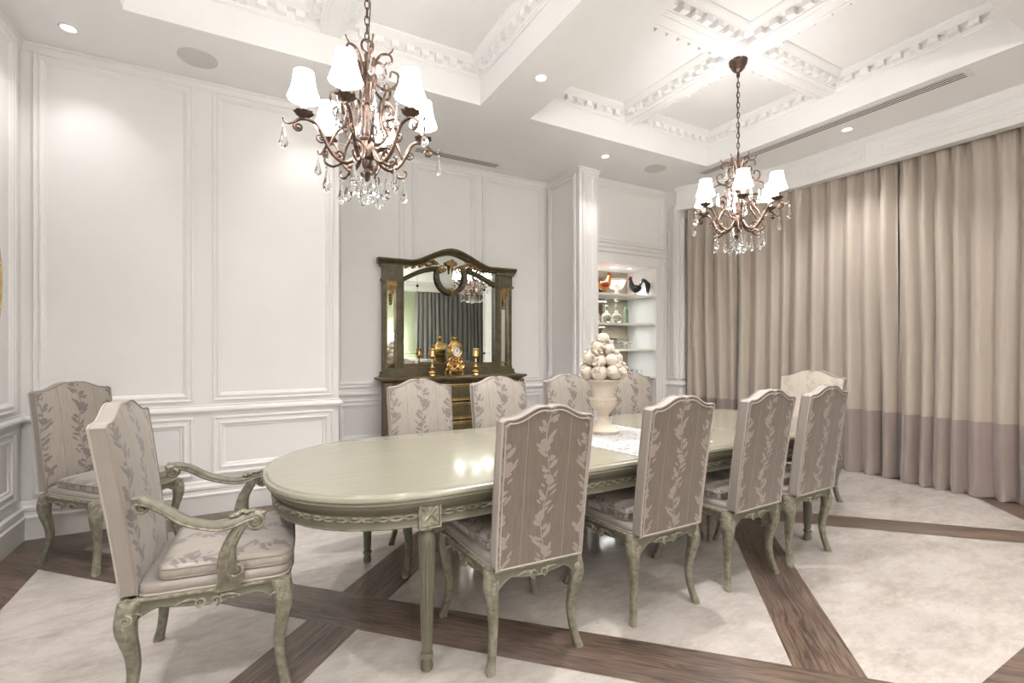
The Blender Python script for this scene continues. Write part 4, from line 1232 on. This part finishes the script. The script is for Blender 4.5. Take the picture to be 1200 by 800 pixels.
for sx in (-1, 1):
    cg = MB()
    cg.tube(spiral((sx * 0.12, -0.10, 1.235), 0.045, 0.008, 0, 1.5 * sx, (1, 0, 0), (0, 0, 1), 22), [0.014, 0.010, 0.008], 8)
    cg.tube(catmull([(sx * 0.15, -0.085, 1.28), (sx * 0.25, -0.09, 1.31), (sx * 0.36, -0.085, 1.26), (sx * 0.46, -0.08, 1.255), (sx * 0.54, -0.075, 1.215)], 6), [0.008, 0.007, 0.003], 6)
    for q in range(13):
        t = q / 12; x = 0.19 + 0.34 * t; z = 1.295 - 0.06 * t + 0.022 * math.sin(q * 1.9)
        cg.ball((sx * x, -0.088, z), 0.021 - 0.008 * t, 8, 6, (1.2, 0.5, 0.9))
    cg.ball((sx * 0.04, -0.10, 1.30), 0.03, 8, 6, (1, 0.5, 0.9)); cg.build('gilt_carving', M_GOLDP, aro)
cg = MB()
for q in range(5): cg.ball((0, -0.11, 1.32 - q * 0.03), 0.03 - q * 0.004, 8, 6, (1, 0.6, 1))
cg.build('gilt_carving', M_GOLDP, aro); cg = MB()
for q in range(4): cg.ball((0, -0.118, 0.995 - q * 0.026), 0.026 - q * 0.005, 8, 6, (1, 0.6, 1))
cg.build('gilt_carving', M_GOLDP, aro)

# ---------------------------------------------------------------- clock and candlesticks
def candlestick(loc, lab):
    c = thing('candlestick', lab, 'candlestick', loc, 0, 'gilt candlesticks beside the clock')
    MB().lathe([(0.001, 0), (0.045, 0), (0.047, 0.006), (0.040, 0.012), (0.036, 0.03), (0.042, 0.042), (0.036, 0.054), (0.018, 0.066), (0.012, 0.075), (0.024, 0.085), (0.028, 0.097), (0.018, 0.11), (0.010, 0.12), (0.009, 0.15), (0.014, 0.157), (0.009, 0.165), (0.010, 0.195), (0.022, 0.205), (0.036, 0.215), (0.038, 0.222), (0.036, 0.226), (0.036, 0.292), (0.040, 0.296), (0.040, 0.302), (0.034, 0.302), (0.034, 0.286), (0.001, 0.286)], 28).build('holder', M_GOLD, c)
    m = MB(); m.lathe([(0.001, 0.287), (0.0335, 0.287), (0.0335, 0.304), (0.03, 0.308), (0.001, 0.306)], 22); m.tube([(0, 0, 0.305), (0.001, 0, 0.316)], 0.0015, 5)
    m.build('candle', M_CANDLEWAX, c)
STZ = 1.0305
candlestick((1.785, 5.045, STZ), 'gilt candlestick with ivory candle left of the clock on the sideboard')
candlestick((2.285, 4.985, STZ), 'gilt candlestick with ivory candle right of the clock on the sideboard')
ck = thing('mantel_clock', 'ornate gilt mantel clock with white dial on the sideboard before the mirror', 'clock', (2.045, 5.045, STZ), math.radians(12))
b = MB()
b.rings([[(dx * w, dy * d, z) for dx, dy in ((-1, -1), (1, -1), (1, 1), (-1, 1))] for z, w, d in ((0.055, 0.085, 0.05), (0.07, 0.088, 0.052), (0.085, 0.075, 0.045), (0.14, 0.055, 0.04), (0.20, 0.052, 0.038), (0.215, 0.06, 0.042), (0.33, 0.06, 0.042), (0.35, 0.05, 0.036), (0.37, 0.034, 0.028), (0.385, 0.03, 0.026), (0.39, 0.036, 0.03))])
b.lathe([(0.036, 0.388), (0.032, 0.395), (0.018, 0.402), (0.020, 0.414), (0.034, 0.424), (0.034, 0.432), (0.02, 0.445), (0.008, 0.456), (0.001, 0.46)], 18)
b.tube([Vector((0.062 * math.cos(a), -0.046, 0.275 + 0.062 * math.sin(a))) for a in [2 * PI * i / 28 for i in range(28)]], 0.012, 8, closed=True)
for sx in (-1, 1):
    b.tube(spiral((sx * 0.075, -0.03, 0.12), 0.04, 0.008, -PI / 2, 1.4 * sx, (1, 0, 0), (0, 0, 1), 20), [0.013, 0.01, 0.007], 8)
    b.tube(spiral((sx * 0.066, -0.02, 0.335), 0.026, 0.006, PI, -1.4 * sx, (1, 0, 0), (0, 0, 1), 16), [0.009, 0.007], 7)
    b.tube(catmull([(sx * 0.06, -0.03, 0.21), (sx * 0.085, -0.03, 0.18), (sx * 0.07, -0.03, 0.15)], 5), [0.010, 0.012, 0.009], 7)
    b.tube(catmull([(sx * 0.04, -0.05, 0.07), (0, -0.06, 0.10), (sx * -0.03, -0.05, 0.13)], 5), 0.008, 6)
    for sy in (-1, 1):
        b.tube(catmull([(sx * 0.075, sy * 0.04, 0.06), (sx * 0.088, sy * 0.045, 0.035), (sx * 0.080, sy * 0.045, 0.012), (sx * 0.086, sy * 0.048, 0.006)], 4), [0.012, 0.009, 0.008, 0.007], 7)
for q in range(9):
    b.ball((0.045 * math.cos(q * 0.9), -0.045, 0.155 + 0.008 * q * (1 if q % 2 else 0.6)), 0.013, 8, 6)
b.build('case', M_GOLD, ck, 45)
MB().lathe([(0.001, 0), (0.055, 0), (0.055, 0.006), (0.04, 0.009), (0.001, 0.01)], 30).xf(Matrix.Translation((0, -0.042, 0.275)) @ Matrix.Rotation(PI / 2, 4, 'X')).build('dial', M_DIAL, ck)
h = MB()
for k in range(12):
    a = k * PI / 6; u = Vector((math.sin(a), 0, math.cos(a)))
    p = Vector((0, -0.0535, 0.275))
    h.tube([p + u * 0.036, p + u * 0.047], 0.0028, 5)
h.tube([(0, -0.056, 0.275), (0.004, -0.056, 0.307)], 0.0028, 5); h.tube([(0, -0.056, 0.275), (0.006, -0.056, 0.298)], 0.004, 5); h.ball((0, -0.055, 0.275), 0.006, 8, 6)
h.build('hands_and_hour_marks', M_BLACK, ck)

# ---------------------------------------------------------------- niche with shelves and glassware
nb = MB(); nb.box(NX0 + 0.002, NX1 - 0.002, NDEPTH - 0.012, NDEPTH - 0.001, 0.02, NZ1 - 0.002)
tag(nb.build('niche_mirror', M_BROWNMIRROR, None), 'bronze tinted mirror lining the back of the shelf niche', 'mirror')
SH = [2.055, 1.672, 1.325, 0.952, 0.55]
shl = ['white shelf in the niche carrying the roosters and the lattice bowl', 'white shelf in the niche carrying the decanters', 'white shelf in the niche carrying the row of goblets', 'white shelf in the niche just behind the chair tops with tumblers', 'lowest white shelf in the niche behind the chairs']
for z, lab in zip(SH, shl):
    s_ = thing('shelf', lab, 'shelf', ((NX0 + NX1) / 2, NY, z), 0, 'niche shelves')
    w_ = (NX1 - NX0) / 2 - 0.003
    MB().box(-w_, w_, 0.012, NDEPTH - NY - 0.016, -0.012, 0.0).build('board', M_SHELF, s_)
    MB().box(-w_, w_, 0.006, 0.03, -0.028, 0.0).build('front_edge', M_SHELF, s_)
for x, y in ((4.05, 5.0), (4.35, 5.05), (4.62, 5.0)):
    d = thing('cabinet_spotlight', 'small recessed spotlight in the soffit of the shelf niche', 'ceiling light', (x, y, NZ1), 0, 'niche spotlights')
    MB().lathe([(0.032, -0.0005), (0.032, -0.006), (0.026, -0.008), (0.024, -0.0005)], 20).build('trim_ring', M_WHITE, d)
    MB().lathe([(0.001, -0.004), (0.023, -0.004), (0.023, -0.001), (0.001, -0.001)], 16).build('lens', M_LENS, d)
    spot('cabinet_lamp', (0, 0, -0.02), 6, 120, 0.6, 0.02, parent=d)
    for z in SH[:3]:
        l = bpy.data.lights.new('shelf_strip', 'AREA'); l.shape = 'RECTANGLE'; l.size = 0.25; l.size_y = 0.02; l.energy = 0.5; l.color = (0.95, 1.0, 0.97)
        lo = bpy.data.objects.new('shelf_strip', l); lo.location = (0, 0.05, z - 0.02 - NZ1); link(lo, d)

def rooster(loc, rz, lab, cols, s=1.0):
    bc, wc, tc = cols
    r = thing('rooster_figurine', lab, 'figurine', loc, rz, 'glazed rooster figurines on the top niche shelf')
    b = MB()
    pts = catmull([(-0.075, 0, 0.125), (-0.05, 0, 0.112), (0.0, 0, 0.098), (0.045, 0, 0.115), (0.068, 0, 0.155), (0.078, 0, 0.20), (0.085, 0, 0.222), (0.10, 0, 0.224)], 5)
    b.tube([p * s for p in pts], [x * s for x in (0.015, 0.042, 0.058, 0.050, 0.036, 0.024, 0.023, 0.012)], 14)
    b.tube([Vector(p) * s for p in ((0.10, 0, 0.224), (0.112, 0, 0.221), (0.122, 0, 0.214))], [0.010 * s, 0.006 * s, 0.001], 8)
    b.build('body', bc, r, 60)
    w = MB()
    for sy in (-1, 1):
        w.ball((-0.005 * s, sy * 0.050 * s, 0.11 * s), 0.05 * s, 12, 8, (1.1, 0.28, 0.7))
    w.build('wing', wc, r, 60)
    t = MB()
    for k in range(9):
        a = -0.5 + k * 0.13; yy = (k % 3 - 1) * 0.014
        t.tube([p * s for p in catmull([(-0.06, yy * 0.5, 0.125), (-0.085 - 0.02 * a, yy, 0.19 + 0.03 * a), (-0.115 - 0.025 * k * 0.4, yy * 1.3, 0.235 - 0.008 * k), (-0.15 - 0.004 * k, yy * 1.5, 0.215 - 0.02 * k), (-0.165, yy * 1.6, 0.17 - 0.02 * k)], 4)], [0.010 * s, 0.013 * s, 0.011 * s, 0.003 * s], 6)
    t.build('tail', tc, r, 60)
    c = MB()
    for k in range(5): c.ball(((0.062 + 0.011 * k) * s, 0, (0.246 + 0.008 * math.sin(k * 0.9)) * s), 0.011 * s, 8, 6, (0.8, 0.4, 1.5))
    for sy in (-1, 1): c.ball((0.098 * s, sy * 0.006 * s, 0.198 * s), 0.012 * s, 8, 6, (0.7, 0.5, 1.5))
    c.build('comb', M_ROOSTR, r, 60)
    f = MB()
    for sy in (-1, 1):
        f.tube([Vector(p) * s for p in ((0.005, sy * 0.02, 0.055), (0.01, sy * 0.022, 0.02), (0.012, sy * 0.022, 0.008))], 0.006 * s, 7)
    f.lathe([(0.001, 0), (0.05 * s, 0), (0.052 * s, 0.004 * s), (0.04 * s, 0.012 * s), (0.001, 0.014 * s)], 20)
    f.build('base', M_ROOSTO, r, 60)
ZT = SH[0] + 0.0005
rooster((4.68, 4.93, ZT), math.radians(165), 'black glazed rooster figurine at the right end of the top niche shelf', (M_ROOSTB, M_ROOSTB, M_ROOSTB), 1.0)
rooster((4.10, 4.92, ZT), math.radians(-10), 'orange and brown rooster figurine left of the lattice bowl on the top niche shelf', (M_ROOSTO, M_ROOSTR, M_ROOSTBR), 1.05)
rooster((3.93, 5.10, ZT), math.radians(-20), 'dark red rooster figurine at the pier end of the top niche shelf', (M_ROOSTBR, M_ROOSTO, M_ROOSTR), 1.0)
bw_ = thing('lattice_bowl', 'white pierced china bowl on a foot between the roosters on the top niche shelf', 'bowl', (4.37, 4.97, ZT))
MB().lathe([(0.001, 0), (0.062, 0), (0.064, 0.008), (0.05, 0.014), (0.026, 0.03), (0.022, 0.055), (0.034, 0.068), (0.07, 0.08), (0.08, 0.09), (0.07, 0.093), (0.001, 0.085)], 32).build('foot', M_CHINA, bw_)
lt = MB()
for k in range(24):
    for sg in (-1, 1):
        a0 = 2 * PI * k / 24; pts = []
        for i in range(7):
            t = i / 6; a = a0 + sg * t * 0.7; rr = 0.078 + 0.055 * t; pts.append((rr * math.cos(a), rr * math.sin(a), 0.088 + 0.115 * t))
        lt.tube(pts, 0.0042, 5)
for rr, z in ((0.080, 0.09), (0.133, 0.203)): lt.tube([(rr * math.cos(2 * PI * i / 36), rr * math.sin(2 * PI * i / 36), z) for i in range(36)], 0.006, 6, closed=True)
lt.build('lattice', M_CHINA, bw_, 50)

def decanter(loc, lab, s=1.0, k=0):
    d = thing('decanter', lab, 'decanter', loc, 0, 'crystal decanters on the niche shelf')
    pr_ = [[(0.001, 0), (0.062, 0), (0.066, 0.006), (0.068, 0.05), (0.060, 0.10), (0.028, 0.14), (0.018, 0.165), (0.018, 0.21), (0.026, 0.222), (0.026, 0.226), (0.001, 0.226)],
           [(0.001, 0), (0.045, 0), (0.06, 0.03), (0.064, 0.06), (0.05, 0.10), (0.022, 0.135), (0.016, 0.17), (0.016, 0.20), (0.024, 0.21), (0.001, 0.212)]][k]
    MB().lathe([(r * s, z * s) for r, z in pr_], 20, (0, 0, 0), lambda a, z: 1 + 0.03 * math.cos(10 * a)).build('bottle', M_GLASS, d, 50)
    z0 = (0.2265 if k == 0 else 0.2125) * s
    MB().lathe([(0.006 * s, z0), (0.012 * s, z0 + 0.012 * s), (0.024 * s, z0 + 0.028 * s), (0.02 * s, z0 + 0.048 * s), (0.001, z0 + 0.06 * s)], 8).build('stopper', M_GLASS, d, 12)
Z2 = SH[1] + 0.0005
decanter((3.99, 4.98, Z2), 'square shouldered crystal decanter nearest the pier on the second niche shelf', 1.22, 0)
decanter((4.20, 4.98, Z2), 'round crystal decanter in the middle of the three on the second niche shelf', 1.2, 1)
decanter((4.37, 4.98, Z2), 'tall crystal decanter beside the green bottle on the second niche shelf', 1.26, 1)
gb = MB(); gb.lathe([(0.001, 0), (0.034, 0), (0.036, 0.006), (0.036, 0.16), (0.03, 0.19), (0.014, 0.22), (0.012, 0.27), (0.015, 0.275), (0.015, 0.285), (0.001, 0.285)], 20)
g_ = gb.build('bottle', M_GREENGLASS, None); g_.location = (4.58, 5.02, Z2); tag(g_, 'green glass bottle right of the decanters on the second niche shelf', 'bottle')
# goblets and tumblers
def goblet_mesh():
    m = MB(); m.lathe([(0.001, 0), (0.034, 0), (0.034, 0.003), (0.006, 0.008), (0.005, 0.06), (0.012, 0.07), (0.032, 0.085), (0.038, 0.11), (0.036, 0.15), (0.0345, 0.15), (0.036, 0.11), (0.030, 0.088), (0.001, 0.078)], 16); return m
def tumbler_mesh():
    m = MB(); m.lathe([(0.001, 0), (0.030, 0), (0.031, 0.003), (0.036, 0.09), (0.034, 0.09), (0.029, 0.008), (0.001, 0.008)], 16); return m
Z3 = SH[2] + 0.0005; Z4 = SH[3] + 0.0005
g0 = None
labels_g = 'clear stemmed goblet in the close rows on the third niche shelf'
labels_t = 'clear crystal tumbler in the rows on the niche shelf above the chair tops'
for j, y in enumerate((4.92, 5.03, 5.14)):
    for i in range(8):
        x = 3.87 + i * 0.098 + (j % 2) * 0.03
        if i > 6 - j * 0 and j == 2: continue
        if g0 is None: g0 = goblet_mesh().build('goblet', M_GLASS, None, 60); o = g0
        else: o = g0.copy(); COL.objects.link(o)
        o.location = (x, y, Z3); tag(o, labels_g, 'glass', 'goblets on the third niche shelf')
t0 = None
for j, y in enumerate((4.92, 5.02, 5.12)):
    for i in range(9):
        x = 3.95 + i * 0.098 + (j % 2) * 0.02
        if t0 is None: t0 = tumbler_mesh().build('tumbler', M_GLASS, None, 60); o = t0
        else: o = t0.copy(); COL.objects.link(o)
        o.location = (x, y, Z4); tag(o, labels_t, 'glass', 'tumblers on the fourth niche shelf')

# ---------------------------------------------------------------- oval gilt mirror on the left wall (only its edge shows)
om = thing('oval_mirror', 'gilt oval wall mirror on the left wall, cut off by the photo edge', 'mirror', (WL, 3.79, 1.76))
MB().tube([(0.02, 0.42 * math.cos(2 * PI * i / 48), 0.55 * math.sin(2 * PI * i / 48)) for i in range(48)], 0.035, 10, closed=True, flat=0.6).build('frame', M_GOLD, om)
m = MB(); m.rings([[(x, 0.41 * math.cos(2 * PI * i / 48), 0.54 * math.sin(2 * PI * i / 48)) for i in range(48)] for x in (0.002, 0.014)]); m.build('glass', M_MIRROR, om)

# ---------------------------------------------------------------- lounge behind the camera, seen in the mirror
def straight(s): return Vector((4.95 + s, BACKY + 0.12, 0)), Vector((0, 1, 0))
make_curtain('grey curtain on the sage lounge wall, seen only in the mirror', 0.0, 1.35, 21, M_GREYC, None, 3.2, 0.02, straight, 0.06, 'grey lounge curtains')
make_curtain('grey curtain nearer the cream wall, seen only in the mirror', 1.37, 2.9, 23, M_GREYC, None, 3.2, 0.02, straight, 0.06, 'grey lounge curtains')
t = MB(); t.box(WL, 8.1, BACKY, BACKY + 0.25, 3.2, CEIL); S(t, 'trim_3', M_WALL)
cs = thing('console_table', 'white console table against the sage wall, seen in the mirror', 'table', (4.25, BACKY + 0.32, 0))
MB().box(-0.6, 0.6, -0.2, 0.2, 0.95, 0.99).build('top', M_WHITE, cs)
for sx in (-1, 1):
    for sy in (-1, 1): MB().box(sx * 0.55 - 0.025, sx * 0.55 + 0.025, sy * 0.16 - 0.025, sy * 0.16 + 0.025, 0, 0.95).build('leg', M_WHITE, cs)
lm = thing('table_lamp', 'table lamp with pleated shade glowing against the sage wall in the mirror', 'lamp', (4.30, BACKY + 0.32, 0.991))
MB().lathe([(0.001, 0), (0.09, 0), (0.09, 0.02), (0.03, 0.04), (0.06, 0.12), (0.05, 0.2), (0.02, 0.28), (0.015, 0.5), (0.001, 0.5)], 24).build('lamp_base', M_BRONZED, lm)
prof = [(0.20, 0.48), (0.15, 0.80)]
MB().lathe(prof + [(r - 0.003, z) for r, z in prof[::-1]], 36, cap=False).build('lamp_shade', M_SHADE, lm, label='glowing shade')
l = bpy.data.lights.new('lamp_bulb', 'POINT'); l.energy = 22; l.color = (1, 0.9, 0.72); l.shadow_soft_size = 0.05
lo = bpy.data.objects.new('lamp_bulb', l); lo.location = (0, 0, 0.64); link(lo, lm)
sf = thing('sofa', 'cream sofa in the lounge behind the camera, seen in the mirror', 'sofa', (4.1, -3.9, 0), 0)
def soft(x0, x1, y0, y1, z0, z1, r=0.06):
    m = MB(); cx, cy = (x0 + x1) / 2, (y0 + y1) / 2; R = []
    for z, d in ((z0, r), (z0 + r * 0.3, r * 0.3), (z0 + r, 0), (z1 - r, 0), (z1 - r * 0.3, r * 0.3), (z1, r)):
        R.append([(x0 + d, y0 + d + r, z), (x0 + d + r, y0 + d, z), (x1 - d - r, y0 + d, z), (x1 - d, y0 + d + r, z), (x1 - d, y1 - d - r, z), (x1 - d - r, y1 - d, z), (x0 + d + r, y1 - d, z), (x0 + d, y1 - d - r, z)])
    return m.rings(R)
soft(-1.0, 1.0, -0.42, 0.42, 0.10, 0.42).build('base', M_CREAM, sf, 60)
soft(-1.0, 1.0, -0.45, -0.2, 0.2, 0.95).build('backrest', M_CREAM, sf, 60)
for sx in (-1, 1):
    soft(sx * 0.95 - 0.12, sx * 0.95 + 0.12, -0.42, 0.44, 0.1, 0.66).build('armrest', M_CREAM, sf, 60)
    soft(sx * 0.42 - 0.41, sx * 0.42 + 0.41, -0.2, 0.42, 0.42, 0.56).build('seat_cushion', M_CREAM, sf, 60)
    for sy in (-1, 1): MB().lathe([(0.02, 0.0), (0.03, 0.11)], 10, (sx * 0.9, sy * 0.34, 0)).build('foot', M_SIDEB, sf)


# ---------------------------------------------------------------- unseen drum lamps, added to brighten the dining room from behind the camera
for i, (x, y) in enumerate(((-0.1, -2.6), (2.2, -3.0))):
    pd = thing('drum_pendant', ['white drum pendant in the lounge behind the camera, over its left half', 'white drum pendant in the lounge behind the camera, over its middle'][i], 'ceiling light', (x, y, 2.55), 0, 'lounge drum pendants')
    pr2 = [(0.36, -0.18), (0.36, 0.18)]
    MB().lathe(pr2 + [(r - 0.004, z) for r, z in pr2[::-1]], 48, cap=False).build('lamp_shade', emis('pendant_shade', (1, 0.98, 0.96), FILL_GLOW), pd)
    MB().lathe([(0.001, -0.172), (0.354, -0.172), (0.354, -0.168), (0.001, -0.168)], 48).build('diffuser', emis('pendant_diffuser', (1, 0.98, 0.96), 6.0), pd)
    MB().lathe([(0.006, 0.1), (0.006, CEIL - 2.55 - 0.03), (0.06, CEIL - 2.55 - 0.03), (0.06, CEIL - 2.55 - 0.0005), (0.001, CEIL - 2.55 - 0.0005)], 16).build('rod', M_BRONZED, pd)
